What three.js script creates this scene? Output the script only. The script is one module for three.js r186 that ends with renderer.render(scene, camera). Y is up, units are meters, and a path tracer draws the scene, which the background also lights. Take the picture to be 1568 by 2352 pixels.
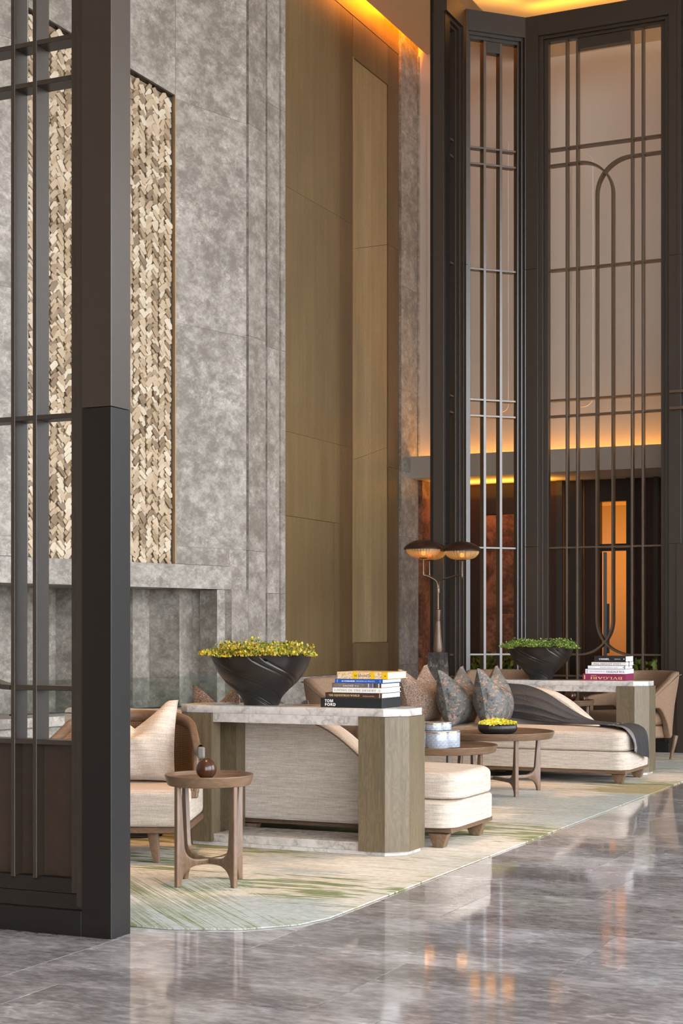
import * as THREE from 'three';
import { RoundedBoxGeometry } from 'three/addons/geometries/RoundedBoxGeometry.js';
import { mergeGeometries, mergeVertices, toCreasedNormals } from 'three/addons/utils/BufferGeometryUtils.js';
import { RectAreaLightUniformsLib } from 'three/addons/lights/RectAreaLightUniformsLib.js';

// ---------------------------------------------------------------- camera, sky, exposure
RectAreaLightUniformsLib.init();
const scene = new THREE.Scene();
const camera = new THREE.PerspectiveCamera(36.0, 1568 / 2352, 0.1, 120);
camera.position.set(0, 1.2, 0);
camera.rotation.y = THREE.MathUtils.degToRad(24.75);
camera.setViewOffset(1568, 2352, 0, -277, 1568, 2352);          // a shift lens: level camera, verticals stay vertical
const renderer = new THREE.WebGLRenderer({ antialias: true });
renderer.toneMapping = THREE.LinearToneMapping;
renderer.toneMappingExposure = 1.0;
renderer.shadowMap.enabled = true;
scene.background = new THREE.Color().setRGB(9.4, 9.9, 10.7);      // bright overcast sky outside the glazed front on the right

const WARM = new THREE.Color().setRGB(1.0, 0.50, 0.17), AMBER = new THREE.Color().setRGB(1.0, 0.46, 0.055);
function rectLight(name, color, intensity, w, h, from, to) {
  const l = new THREE.RectAreaLight(color, intensity, w, h);
  l.name = name; l.position.set(...from); l.lookAt(...to); scene.add(l); return l;
}
function spot(name, color, intensity, from, to, angle, penumbra, radius = 2) {
  const l = new THREE.SpotLight(color, intensity, 0, angle, penumbra, 2);
  l.name = name; l.position.set(...from); l.target.position.set(...to); l.castShadow = true; l.shadow.radius = radius;
  scene.add(l, l.target); return l;
}

// ---------------------------------------------------------------- helpers
const R = THREE.MathUtils.degToRad, V3 = THREE.Vector3;
let seed = 7;
const rnd = () => { seed = (seed + 0x6d2b79f5) | 0; let t = Math.imul(seed ^ (seed >>> 15), 1 | seed); t = (t + Math.imul(t ^ (t >>> 7), 61 | t)) ^ t; return ((t ^ (t >>> 14)) >>> 0) / 4294967296; };
const rr = (a, b) => a + (b - a) * rnd();
const clamp = (x, a = 0, b = 1) => Math.min(b, Math.max(a, x)), lerp = (a, b, t) => a + (b - a) * t;
const smooth = (a, b, x) => { const t = clamp((x - a) / (b - a)); return t * t * (3 - 2 * t); };
const used = {};
function numbered(n) { const k = used[n] = (used[n] ?? -1) + 1; return k ? n + '_' + String(k).padStart(3, '0') : n; }
function thing(name, label, category, [x, y, z] = [0, 0, 0], turn = 0, group) {
  const o = new THREE.Group(); o.name = numbered(name); o.position.set(x, y, z); o.rotation.y = turn;
  o.userData = { label, category }; if (group) o.userData.group = group;
  scene.add(o); return o;
}
function part(name, geo, mat, parent, pos, rot) {
  const m = new THREE.Mesh(geo, mat); m.name = parent === scene ? numbered(name) : name;
  m.castShadow = m.receiveShadow = true;
  if (pos) m.position.set(...pos); if (rot) m.rotation.set(...rot);
  parent.add(m); return m;
}
function struct(name, geo, mat, pos, rot) { const m = part(name, geo, mat, scene, pos, rot); m.userData.kind = 'structure'; return m; }
function structGroup(name) { const g = new THREE.Group(); g.name = numbered(name); g.userData.kind = 'structure'; scene.add(g); return g; }
function copyOf(src, label, pos, turn = 0) {
  const c = src.clone(); c.name = numbered(src.name.replace(/_\d{3}$/, '')); c.userData = { ...src.userData, label };
  c.position.set(...pos); c.rotation.y = turn; scene.add(c); return c;
}
// texture coordinates in metres, by the way each face looks
function muv(g, { swap = false, off = [0, 0] } = {}) {
  if (g.index) g = g.toNonIndexed();
  const p = g.attributes.position, n = p.count, uv = new Float32Array(n * 2), a = new V3(), b = new V3(), c = new V3();
  for (let i = 0; i < n; i += 3) {
    a.fromBufferAttribute(p, i); b.fromBufferAttribute(p, i + 1); c.fromBufferAttribute(p, i + 2);
    const nx = Math.abs((b.y - a.y) * (c.z - a.z) - (b.z - a.z) * (c.y - a.y)), ny = Math.abs((b.z - a.z) * (c.x - a.x) - (b.x - a.x) * (c.z - a.z)), nz = Math.abs((b.x - a.x) * (c.y - a.y) - (b.y - a.y) * (c.x - a.x));
    [a, b, c].forEach((v, k) => {
      let s, t;
      if (ny > nx && ny > nz) { s = v.x; t = v.z; } else if (nx > nz) { s = v.z; t = v.y; } else { s = v.x; t = v.y; }
      if (swap) [s, t] = [t, s];
      uv[(i + k) * 2] = s + off[0]; uv[(i + k) * 2 + 1] = t + off[1];
    });
  }
  g.setAttribute('uv', new THREE.BufferAttribute(uv, 2)); return g;
}
function box(w, h, d, r = 0, o) { return muv(r ? new RoundedBoxGeometry(w, h, d, r > 0.02 ? 4 : 1, r) : new THREE.BoxGeometry(w, h, d), o); }
// a box given by its corners
function bx(x0, x1, y0, y1, z0, z1, r = 0, o) { const g = box(Math.abs(x1 - x0), Math.abs(y1 - y0), Math.abs(z1 - z0), r, { off: [rnd() * 3, rnd() * 3], ...o }); g.translate((x0 + x1) / 2, (y0 + y1) / 2, (z0 + z1) / 2); return g; }
const join = (list) => mergeGeometries(list.map((g) => { g = g.index ? g.toNonIndexed() : g; for (const k of Object.keys(g.attributes)) if (!['position', 'normal', 'uv'].includes(k)) g.deleteAttribute(k); return g; }));
function lathe(pts, seg = 48, o) { return muv(new THREE.LatheGeometry(pts.map(([x, y]) => new THREE.Vector2(x, y)), seg), o); }
function tube(pts, r, seg = 24, rad = 8) { return muv(new THREE.TubeGeometry(new THREE.CatmullRomCurve3(pts.map((p) => new V3(...p))), seg, r, rad)); }
// a prism: outline in (x, y), pulled along z from z0 to z1
function prism(pts, z0, z1, bevel = 0, o) {
  const s = new THREE.Shape(pts.map(([x, y]) => new THREE.Vector2(x, y)));
  const g = new THREE.ExtrudeGeometry(s, { depth: z1 - z0 - 2 * bevel, bevelEnabled: bevel > 0, bevelSize: bevel, bevelThickness: bevel, bevelOffset: -bevel, bevelSegments: 2, curveSegments: 12 });
  g.translate(0, 0, z0 + bevel); return muv(toCreasedNormals(g, 0.5), o);
}
// a prism standing on a plan given in (x, z)
function plan(pts, y0, y1, bevel = 0, o) { const g = prism(pts.map(([x, z]) => [x, -z]), y0, y1, bevel, o); g.rotateX(-Math.PI / 2); return muv(g, o); }
// a smooth sheet: f(u, v) gives a point
function surf(f, nu, nv, closedU = false, o) {
  const pos = [], idx = [], uv = [];
  for (let j = 0; j <= nv; j++) for (let i = 0; i <= nu; i++) { const p = f(i / nu, j / nv); pos.push(p[0], p[1], p[2]); uv.push(i / nu, j / nv); }
  for (let j = 0; j < nv; j++) for (let i = 0; i < nu; i++) { const a = j * (nu + 1) + i, b = a + 1, c = a + nu + 1, d = c + 1; idx.push(a, b, d, a, d, c); }
  let g = new THREE.BufferGeometry(); g.setAttribute('position', new THREE.Float32BufferAttribute(pos, 3)); g.setIndex(idx);
  if (closedU || o?.weld) { g = mergeVertices(g, 1e-5); }
  g.computeVertexNormals();
  if (o?.uv01) { g.setAttribute('uv', new THREE.Float32BufferAttribute(uv, 2)); return g; }
  return muv(g, o);
}
const tx = (g, x, y, z) => { g.translate(x, y, z); return g; };

// ---------------------------------------------------------------- textures
function noise(N, fx, fy, oct, sd, gain = 0.55) {
  const out = new Float32Array(N * N); let amp = 1, tot = 0, s = sd * 7919 + 17;
  const r = () => { s = (s + 0x6d2b79f5) | 0; let t = Math.imul(s ^ (s >>> 15), 1 | s); t = (t + Math.imul(t ^ (t >>> 7), 61 | t)) ^ t; return ((t ^ (t >>> 14)) >>> 0) / 4294967296; };
  for (let o = 0; o < oct; o++) {
    const W = Math.min(N, fx << o), H = Math.min(N, fy << o), g = new Float32Array(W * H); for (let i = 0; i < g.length; i++) g[i] = r();
    const xi = new Int32Array(N), xj = new Int32Array(N), xf = new Float32Array(N);
    for (let x = 0; x < N; x++) { const q = x / N * W, k = Math.floor(q), f = q - k; xi[x] = k % W; xj[x] = (k + 1) % W; xf[x] = f * f * (3 - 2 * f); }
    for (let y = 0; y < N; y++) {
      const q = y / N * H, k = Math.floor(q), f = q - k, t = f * f * (3 - 2 * f), a = (k % H) * W, b = ((k + 1) % H) * W;
      for (let x = 0; x < N; x++) { const u = xf[x], p = g[a + xi[x]] * (1 - u) + g[a + xj[x]] * u, w = g[b + xi[x]] * (1 - u) + g[b + xj[x]] * u; out[y * N + x] += amp * (p * (1 - t) + w * t); }
    }
    tot += amp; amp *= gain;
  }
  for (let i = 0; i < out.length; i++) out[i] /= tot; return out;
}
function dataTex(N, size, f, srgb = true) {
  const d = new Uint8Array(N * N * 4), c = [0, 0, 0];
  for (let i = 0; i < N * N; i++) { f(i, c, i % N, (i / N) | 0); d[i * 4] = clamp(c[0], 0, 255); d[i * 4 + 1] = clamp(c[1], 0, 255); d[i * 4 + 2] = clamp(c[2], 0, 255); d[i * 4 + 3] = 255; }
  const t = new THREE.DataTexture(d, N, N); t.wrapS = t.wrapT = THREE.RepeatWrapping; t.magFilter = THREE.LinearFilter; t.minFilter = THREE.LinearMipmapLinearFilter;
  if (srgb) t.colorSpace = THREE.SRGBColorSpace; t.repeat.set(1 / size, 1 / size); t.needsUpdate = true; return t;
}
const mix3 = (c, a, b, t) => { for (let k = 0; k < 3; k++) c[k] = a[k] + (b[k] - a[k]) * t; };
function std(p) { return new THREE.MeshStandardMaterial(p); }
function phys(p) { return new THREE.MeshPhysicalMaterial(p); }
const T = {};
{ // grey limestone with fine pale fibres and darker clouds
  const N = 1024, a = noise(N, 4, 4, 5, 1), b = noise(N, 20, 26, 6, 2, 0.82), v = noise(N, 20, 26, 4, 3), w = noise(N, 9, 7, 4, 4);
  const line = (i) => Math.max(0, 1 - Math.abs(v[i] - 0.5) * 26) * smooth(0.45, 0.6, w[i]);
  T.stone = dataTex(N, 2.2, (i, c) => { mix3(c, [126, 118, 108], [181, 173, 162], clamp((a[i] - 0.5) * 0.9 + (b[i] - 0.5) * 2.5 + 0.5)); const l = line(i) * 0.4; for (let k = 0; k < 3; k++) c[k] += l * 60; });
  T.stoneBump = dataTex(N, 2.2, (i, c) => { c[0] = c[1] = c[2] = b[i] * 255; }, false);
  const f1 = noise(N, 5, 9, 5, 5), f2 = noise(N, 44, 84, 4, 6, 0.7), f3 = noise(N, 10, 26, 4, 7), f4 = noise(N, 7, 12, 3, 8);
  T.floor = dataTex(N, 2.0, (i, c) => { mix3(c, [128, 125, 125], [192, 189, 191], clamp((f1[i] - 0.5) * 1.5 + (f2[i] - 0.5) * 1.4 + 0.5)); const l = Math.max(0, 1 - Math.abs(f3[i] - 0.5) * 22) * smooth(0.46, 0.62, f4[i]); for (let k = 0; k < 3; k++) c[k] += l * 34; });
  const m1 = noise(N, 4, 4, 5, 9), m2 = noise(N, 5, 5, 5, 10, 0.6), m3 = noise(N, 40, 40, 3, 11);
  T.marble = dataTex(N, 0.8, (i, c) => { const l = Math.pow(Math.max(0, 1 - Math.abs(m2[i] - 0.5) * 16), 2), l2 = Math.pow(Math.max(0, 1 - Math.abs(m1[i] - 0.46) * 14), 2); mix3(c, [164, 157, 150], [202, 196, 189], clamp((m1[i] - 0.5) * 2 + (m3[i] - 0.5) * 0.8 + 0.5)); for (let k = 0; k < 3; k++) c[k] += l2 * 20 - l * 30; });
  T.darkMarble = dataTex(N, 0.8, (i, c) => { const l = Math.pow(Math.max(0, 1 - Math.abs(m2[i] - 0.5) * 20), 2) * smooth(0.4, 0.6, m1[i]); mix3(c, [52, 47, 45], [92, 85, 81], clamp((m1[i] - 0.5) * 2 + (m3[i] - 0.5) + 0.5)); for (let k = 0; k < 3; k++) c[k] += l * 70; });
  const c1 = noise(N, 10, 10, 5, 12, 0.65), c2 = noise(N, 60, 60, 3, 13);
  T.copper = dataTex(N, 1.6, (i, c) => { mix3(c, [92, 56, 38], [176, 112, 78], clamp((c1[i] - 0.5) * 1.9 + (c2[i] - 0.5) * 1.0 + 0.5)); });
  // oak, grain along v
  const o1 = noise(N, 40, 2, 4, 14, 0.7), o2 = noise(N, 200, 12, 3, 15), o3 = noise(N, 3, 2, 3, 16);
  const oak = (lo, hi) => (i, c) => { const ring = 0.5 + 0.5 * Math.sin((o3[i] * 14 + o1[i] * 3) * 6.28); mix3(c, lo, hi, clamp(o1[i] * 0.55 + o2[i] * 0.35 + ring * 0.22 - 0.06)); };
  T.oak = dataTex(N, 0.7, oak([78, 67, 50], [123, 108, 82]));
  T.walnut = dataTex(N, 0.7, oak([82, 62, 46], [134, 106, 82]));
  const w1 = noise(N, 60, 2, 4, 17, 0.7), w2 = noise(N, 6, 2, 3, 18), w3 = noise(N, 400, 200, 2, 19);
  T.veneer = dataTex(N, 2.4, (i, c) => { mix3(c, [118, 102, 76], [152, 134, 102], clamp((w1[i] - 0.5) * 0.8 + (w2[i] - 0.5) * 0.9 + (w3[i] - 0.5) * 0.7 + 0.5)); });
  // linen: horizontal slubs
  const l1 = noise(N, 6, 130, 3, 20, 0.8), l2 = noise(N, 256, 30, 2, 21), l3 = noise(N, 512, 512, 1, 22);
  T.linen = dataTex(N, 0.5, (i, c) => { mix3(c, [166, 153, 138], [212, 200, 186], clamp((l1[i] - 0.5) * 1.3 + (l2[i] - 0.5) * 0.5 + (l3[i] - 0.5) * 0.9 + 0.5)); });
  T.linenBump = dataTex(N, 0.5, (i, c) => { c[0] = c[1] = c[2] = 255 * clamp((l1[i] - 0.5) * 0.9 + l3[i] * 0.6 + 0.2); }, false);
}
{
  const N = 512, q = noise(N, 128, 128, 2, 30), q2 = noise(N, 40, 40, 3, 31), q3 = noise(N, 256, 256, 1, 32);
  T.taupe = dataTex(N, 0.35, (i, c) => mix3(c, [112, 88, 68], [148, 120, 96], clamp((q3[i] - 0.5) * 1.2 + (q[i] - 0.5) + 0.5)));
  T.tweed = dataTex(N, 0.24, (i, c, x, y) => { const wv = ((x >> 3) + (y >> 3)) % 2 ? Math.sin(x * 0.8) : Math.sin(y * 0.8); mix3(c, [74, 52, 42], [216, 192, 172], clamp(0.45 + wv * 0.28 + (q[i] - 0.5) * 2.4 + (q2[i] - 0.5) * 0.6)); });
  const b1 = noise(N, 11, 11, 4, 33, 0.65), b2 = noise(N, 26, 26, 3, 34), b3 = noise(N, 9, 9, 3, 35), b4 = noise(N, 24, 24, 2, 36);
  T.blossom = dataTex(N, 0.42, (i, c) => { mix3(c, [80, 81, 79], [110, 111, 107], clamp((b3[i] - 0.5) * 2 + (q3[i] - 0.5) * 0.5 + 0.5)); if (b1[i] > 0.555 && b2[i] > 0.56) mix3(c, [136, 104, 86], [172, 140, 120], q[i]); else if (b1[i] < 0.43 && b4[i] > 0.62) { c[0] = 62; c[1] = 56; c[2] = 52; } });
  T.throwCloth = dataTex(N, 0.3, (i, c) => mix3(c, [46, 44, 44], [80, 77, 76], clamp((q3[i] - 0.5) * 1.1 + (q[i] - 0.5) * 1.2 + 0.5)));
  T.bronze = dataTex(N, 0.9, (i, c) => { const t = 0.5 + (q2[i] - 0.5) * 0.5 + (q3[i] - 0.5) * 0.35; mix3(c, [38, 29, 21], [54, 42, 31], t); });
  T.cane = dataTex(N, 0.16, (i, c, x, y) => { const u = x % 32, v = y % 32, d = Math.min(Math.abs(((x + y) % 32) - 16), Math.abs(((x - y + 512) % 32) - 16)); const on = u < 7 || v < 7 || d < 3; mix3(c, on ? [128, 90, 56] : [52, 34, 22], on ? [164, 120, 78] : [70, 46, 30], q[i]); });
  // fan-shaped shell inlay
  T.shell = dataTex(N, 0.13, (i, c, x, y) => {
    const P = 128, row = Math.floor(y / 64); let best = 0;
    for (let k = 1; k >= -1 && !best; k--) { const ry = (row + k) * 64, ox = ((row + k) & 1) ? 64 : 0, cx = Math.round((x - ox) / P) * P + ox, d = Math.hypot(x - cx, (y - ry) ); if (d < 70) best = d; }
    const edge = best > 64 ? 1 : 0; mix3(c, [138, 148, 160], [186, 192, 198], clamp(q2[i] * 1.2 - 0.1)); if (edge) { c[0] *= 0.66; c[1] *= 0.66; c[2] *= 0.68; }
  });
}
{ // the rug: cream ground with brushed streaks of moss, grey blue and ochre; u runs along x, v along z (4.2 m by 10.4 m)
  const N = 2048, p1 = noise(N, 3, 8, 4, 40, 0.55), p2 = noise(N, 4, 10, 4, 41, 0.55), p3 = noise(N, 3, 9, 4, 42, 0.5), s1 = noise(N, 14, 300, 3, 43, 0.8), s2 = noise(N, 200, 500, 2, 44), diag = noise(N, 520, 22, 3, 45, 0.8), p4 = noise(N, 10, 28, 3, 46);
  T.rug = dataTex(N, 1, (i, c, x, y) => {
    const z = y / N * 10.4, X = x / N * 4.2;                                // z = 0 at the near edge
    const near = 1 - smooth(0.9, 1.5, z + (X < 3.2 ? 0 : (X - 3.2) * 0.9));
    const dx = (((x + y * 2.6) % N) + 9 * N) % N | 0, st = lerp(s1[i], diag[y * N + dx], near);
    mix3(c, [174, 163, 144], [210, 203, 190], clamp(0.5 + (st - 0.5) * 1.3 + (p4[i] - 0.5) * 0.8));
    const sv = (st - 0.5) * 1.3;
    let t = smooth(0.49, 0.585, p1[i] + sv * 0.3); mix3(c, c, [136, 122, 78], t * 0.85);
    t = smooth(0.52, 0.61, p2[i] + sv * 0.3); mix3(c, c, [150, 153, 147], t * 0.85);
    t = smooth(0.54, 0.63, p3[i] + sv * 0.35); mix3(c, c, [96, 104, 58], t * 0.85);
    if (near > 0) { t = near * smooth(0.53, 0.63, st + (p4[i] - 0.5) * 0.8); mix3(c, c, [118, 120, 78], t * 0.32); mix3(c, c, [190, 192, 188], near * 0.3 * (1 - t)); }
    for (let k = 0; k < 3; k++) c[k] += (s2[i] - 0.5) * 26;
  });
  T.rug.repeat.set(1, 1);
}
const M = {
  stone: std({ map: T.stone, bumpMap: T.stoneBump, bumpScale: 0.0006, roughness: 0.42 }),
  floor: std({ map: T.floor, roughness: 0.055 }),
  floorB: std({ map: T.floor, roughness: 0.07, color: 0xeeeae8 }),
  floorC: std({ map: T.floor, roughness: 0.06, color: 0xf8f4f0 }),
  grout: std({ color: 0x8f8882, roughness: 0.6 }),
  marble: std({ map: T.marble, roughness: 0.22 }),
  darkMarble: std({ map: T.darkMarble, roughness: 0.2 }),
  copper: std({ map: T.copper, roughness: 0.5 }),
  oak: std({ map: T.oak, roughness: 0.45 }),
  walnut: std({ map: T.walnut, roughness: 0.36 }),
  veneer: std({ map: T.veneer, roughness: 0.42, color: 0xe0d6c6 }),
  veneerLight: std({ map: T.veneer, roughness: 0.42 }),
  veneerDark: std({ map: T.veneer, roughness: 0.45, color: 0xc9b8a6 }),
  gold: std({ color: 0xb39468, roughness: 0.4, metalness: 0.3 }),
  linen: std({ map: T.linen, bumpMap: T.linenBump, bumpScale: 0.0008, roughness: 0.95 }),
  piping: std({ color: 0x6f6154, roughness: 0.9 }),
  taupe: std({ map: T.taupe, roughness: 0.9 }),
  tweed: std({ map: T.tweed, bumpMap: T.tweed, bumpScale: 0.0015, roughness: 1 }),
  blossom: std({ map: T.blossom, roughness: 0.65 }),
  throwCloth: std({ map: T.throwCloth, roughness: 1, side: THREE.DoubleSide }),
  bronze: phys({ map: T.bronze, roughness: 0.34, metalness: 0, ior: 1.65 }),
  bronzeBar: phys({ map: T.bronze, color: 0xffffff, roughness: 0.32, metalness: 0, ior: 1.8 }),
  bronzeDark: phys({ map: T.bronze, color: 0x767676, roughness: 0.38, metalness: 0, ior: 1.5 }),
  cane: std({ map: T.cane, roughness: 0.8 }),
  shell: phys({ map: T.shell, roughness: 0.2, clearcoat: 0.4 }),
  roseGold: std({ color: 0xc98a62, roughness: 0.25, metalness: 0.9 }),
  black: std({ color: 0x1b1a1a, roughness: 0.45 }),
  bowl: std({ color: 0x211d1b, roughness: 0.3 }),
  soil: std({ color: 0x2c2118, roughness: 1 }),
  plaster: std({ color: 0xdacdbe, roughness: 0.8 }),
  plasterGrey: std({ color: 0xb0a496, roughness: 0.7 }),
  ceiling: std({ color: 0xc8b6a0, roughness: 0.85 }),
  lampMetal: std({ color: 0x6b574a, roughness: 0.38, metalness: 0.75 }),
  lampCap: std({ color: 0x3d2a20, roughness: 0.35, metalness: 0.6 }),
  paper: std({ color: 0xe9e6e0, roughness: 0.9 }),
  glass: phys({ color: 0xf2f6f5, roughness: 0.02, transmission: 1, thickness: 0, side: THREE.DoubleSide }),
  led: std({ color: 0x000000, emissive: 0xff9a2e, emissiveIntensity: 3 }),
  ballWood: std({ color: 0x43291a, roughness: 0.22 }),
  ballSeam: std({ color: 0x2a180d, roughness: 0.6 }),
};
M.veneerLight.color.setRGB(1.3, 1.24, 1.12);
M.kick = phys({ map: T.bronze, roughness: 0.4, ior: 1.5 }); M.kick.color.setRGB(1.5, 1.4, 1.3);
M.bronzeBar.color.setRGB(2.5, 2.2, 1.85);
// ---------------------------------------------------------------- floor, rug, ceiling, outer walls
{
  const fl = structGroup('floor');
  part('screed', bx(-9.4, 7.2, -0.3, -0.004, -22, 6.2), M.grout, fl);
  const Z0 = -6.1, D = 0.81, L = 1.2, gap = 0.0016;
  for (let k = -12; k <= 6; k++) {
    const z1 = Z0 + D * k, z0 = z1 + D, o = [-1.93, -2.41, -1.62, -2.18][(((k + 2) % 4) + 4) % 4];
    for (let j = -3; j <= 5; j++) {
      const x0 = o + L * j, x1 = x0 + L;
      if (x1 < -2.95 && z0 < -5.9) continue;
      if (x0 > 2.2 || x1 < -5.6) continue;
      const g = bx(x0 + gap, x1 - gap, -0.004, 0, z1 + gap, z0 - gap);
      part('tile', g, [M.floor, M.floorB, M.floorC][((k * 7 + j * 3) % 3 + 3) % 3], fl);
    }
  }
  part('slab', bx(3.4, 7.2, -0.004, 0, -17, 6.2), M.floor, fl);
  part('slab', bx(-5.5, 3.4, -0.004, 0, -0.42, 6.2), M.floor, fl);
  part('slab', bx(-9.4, -6.9, -0.004, 0, -13, 6.2), M.floor, fl);
  part('slab', bx(-6.9, 3.4, -0.004, 0, -22, -15.85), M.floor, fl);
}
{
  const c = structGroup('ceiling');
  part('ceiling_panel', bx(-6.87, 7.2, 8.016, 8.2, -17.3, -5), M.ceiling, c);
  part('ceiling_panel', bx(-9.4, 7.2, 8.016, 8.2, -5, 6.2), M.ceiling, c);
  part('ceiling_panel', bx(-9.4, -6.87, 8.016, 8.2, -13.8, -5), M.ceiling, c);
  // lower soffit over the folded screens, washed by the light strip on top of them
  part('soffit', bx(-5.6, 7.0, 7.75, 7.83, -17.3, -14.0), M.ceiling, c);
  part('soffit_edge', bx(-5.6, 7.0, 7.83, 8.016, -14.05, -14.0), M.ceiling, c);
  part('soffit_edge', bx(-5.6, -5.55, 7.83, 8.016, -17.3, -14.05), M.ceiling, c);
  part('cove_roof', bx(-7.6, -6.5, 8.62, 8.75, -17.5, -12.9), M.ceiling, c);
  part('cove_side', bx(-6.6, -6.5, 8.2, 8.62, -17.5, -12.9), M.ceiling, c);
  part('cove_end', bx(-7.6, -6.5, 8.2, 8.62, -13.86, -13.78), M.ceiling, c);
  part('cove_end', bx(-7.6, -6.5, 8.2, 8.62, -17.5, -17.3), M.ceiling, c);
}
// the glazed front on the right (outside the picture): piers, sill and head with tall openings to the sky
{
  const w = structGroup('wall_right');
  for (let z = -17.3; z < 6.2; z += 2.6) part('facade_pier', bx(7.0, 7.3, 0, 8.1, z, z + 0.28), M.bronzeDark, w);
  part('facade_head', bx(7.0, 7.3, 7.5, 8.2, -17.3, 6.2), M.plasterGrey, w);
  part('facade_sill', bx(7.0, 7.3, -0.3, 0.12, -17.3, 6.2), M.bronzeDark, w);
  for (let z = -17.3; z < 5.5; z += 2.6) part('transom', bx(7.08, 7.16, 3.2, 3.28, z + 0.28, z + 2.6), M.bronzeDark, w);
  const b = structGroup('wall_back');
  const dusk = std({ color: 0x7a6652, roughness: 0.6 });
  part('wall_panel', bx(-9.4, -4.2, -0.3, 8.2, 6.0, 6.2), dusk, b);
  part('wall_panel', bx(-4.2, 7.2, 6.9, 8.2, 6.0, 6.2), dusk, b);
  part('wall_panel', bx(-4.2, 0.2, -0.3, 6.9, 6.0, 6.2), dusk, b);
  for (const x of [0.2, 2.4, 4.6, 6.8]) part('facade_pier', bx(x, x + 0.2, 0, 6.9, 6.0, 6.2), M.bronzeDark, b);
  const l = structGroup('wall_left_near');
  part('wall_panel', bx(-9.4, -9.2, -0.3, 8.2, -13.5, 6.2), M.plasterGrey, l);
  const t = struct('terrace', bx(7.3, 40, -0.4, -0.05, -40, 30), std({ color: 0x9b9892, roughness: 0.9 }));
}
// ---------------------------------------------------------------- rug
{
  const r = part('area_rug', (() => {
    const g = plan([[-5.75, -14.55], [-6.35, -14.55], [-6.35, -5.48], [-3.3, -5.48], [-3.02, -5.6], [-2.86, -5.78], [-2.81, -5.98], [-2.81, -15.59], [-4.9, -15.59], [-5.55, -14.95]], 0.001, 0.0075, 0.001);
    const p = g.attributes.position, uv = g.attributes.uv;
    for (let i = 0; i < p.count; i++) uv.setXY(i, (p.getX(i) + 7.0) / 4.2, (-5.48 - p.getZ(i)) / 10.4);
    return g;
  })(), std({ map: T.rug, roughness: 1 }), scene);
  r.userData = { label: 'large pale area rug with brushed moss, grey and ochre streaks under the lounge furniture', category: 'rug' };
}
// ---------------------------------------------------------------- the stone chimney breast with fireplace and mosaic
{
  const g = structGroup('wall_fireplace'); g.position.set(-7.0, 0, -13.06); g.rotation.y = R(75.15);
  // local x = minus the distance from the corner, z = out of the wall
  const slab = (s0, s1, y0, y1, z1 = 0, z0 = -0.006, name = 'stone_slab') => part(name, bx(-s1 + 0.0015, -s0 - 0.0015, y0 + 0.0012, y1 - 0.0012, z0, z1, 0), M.stone, g);
  const ys = [1.974, 3.97, 5.97, 8.1];
  for (let i = 0; i < 3; i++) { slab(0.004, 0.93, ys[i], ys[i + 1]); for (const [a, b] of [[2.59, 3.6], [3.6, 4.7], [4.7, 5.8]]) slab(a, b, i ? ys[i] : 1.974, ys[i + 1]); }
  slab(0.004, 0.24, 0, 1.974); slab(0.24, 0.93, 1.815, 1.974); slab(2.59, 3.28, 1.815, 1.974);
  slab(3.28, 4.7, 0, 1.974); slab(4.7, 5.8, 0, 1.974);
  // over the mosaic, its lower edge rising to the left
  part('stone_slab', prism([[-2.588, 6.277], [-0.932, 6.0], [-0.932, 8.1], [-2.588, 8.1]], -0.04, 0), M.stone, g);
  // mantel and surround, a little proud of the wall
  slab(0.24, 3.28, 1.597, 1.812, 0.03, -0.006, 'mantel');
  slab(0.24, 0.42, 0, 1.595, 0.02, -0.2, 'surround'); slab(3.10, 3.28, 0, 1.595, 0.02, -0.2, 'surround');
  // backing
  part('backing', bx(-6.6, 0, 1.815, 8.2, -0.3, -0.09), M.plasterGrey, g);
  part('backing', bx(-0.93, 0, 1.815, 8.2, -0.09, -0.006), M.grout, g).visible = true;
  part('backing', bx(-6.6, -2.59, 1.818, 8.2, -0.09, -0.006), M.grout, g);
  part('backing', bx(-6.6, -3.28, 0, 1.815, -0.3, -0.041), M.plasterGrey, g);
  part('niche_head', bx(-3.28, -0.24, 1.6, 1.815, -1.6, -0.041), M.stone, g);
  // edging of the mosaic recess
  part('edge_trim', bx(-0.938, -0.93, 1.815, 6.0, -0.03, 0.004), M.gold, g);
  part('edge_trim', prism([[-2.59, 6.262], [-0.952, 5.985], [-0.952, 6.0], [-2.59, 6.277]], -0.06, 0.004), M.bronze, g);
  // stepped lining inside the fireplace, in room axes
  const n = structGroup('fireplace_lining');
  for (const [x0, x1, z0, z1] of [[-7.405, -6.99, -13.3, -12.75], [-7.727, -7.406, -13.3, -12.513], [-8.05, -7.728, -13.3, -12.229], [-8.37, -8.051, -13.3, -11.945], [-8.7, -8.371, -13.3, -9.6]])
    part('stone_slab', bx(x0, x1, 0, 1.6, z0, z1), M.stone, n);
  part('niche_cheek', bx(-8.7, -7.75, 0, 1.6, -9.6, -9.4), M.stone, n);
}
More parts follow.
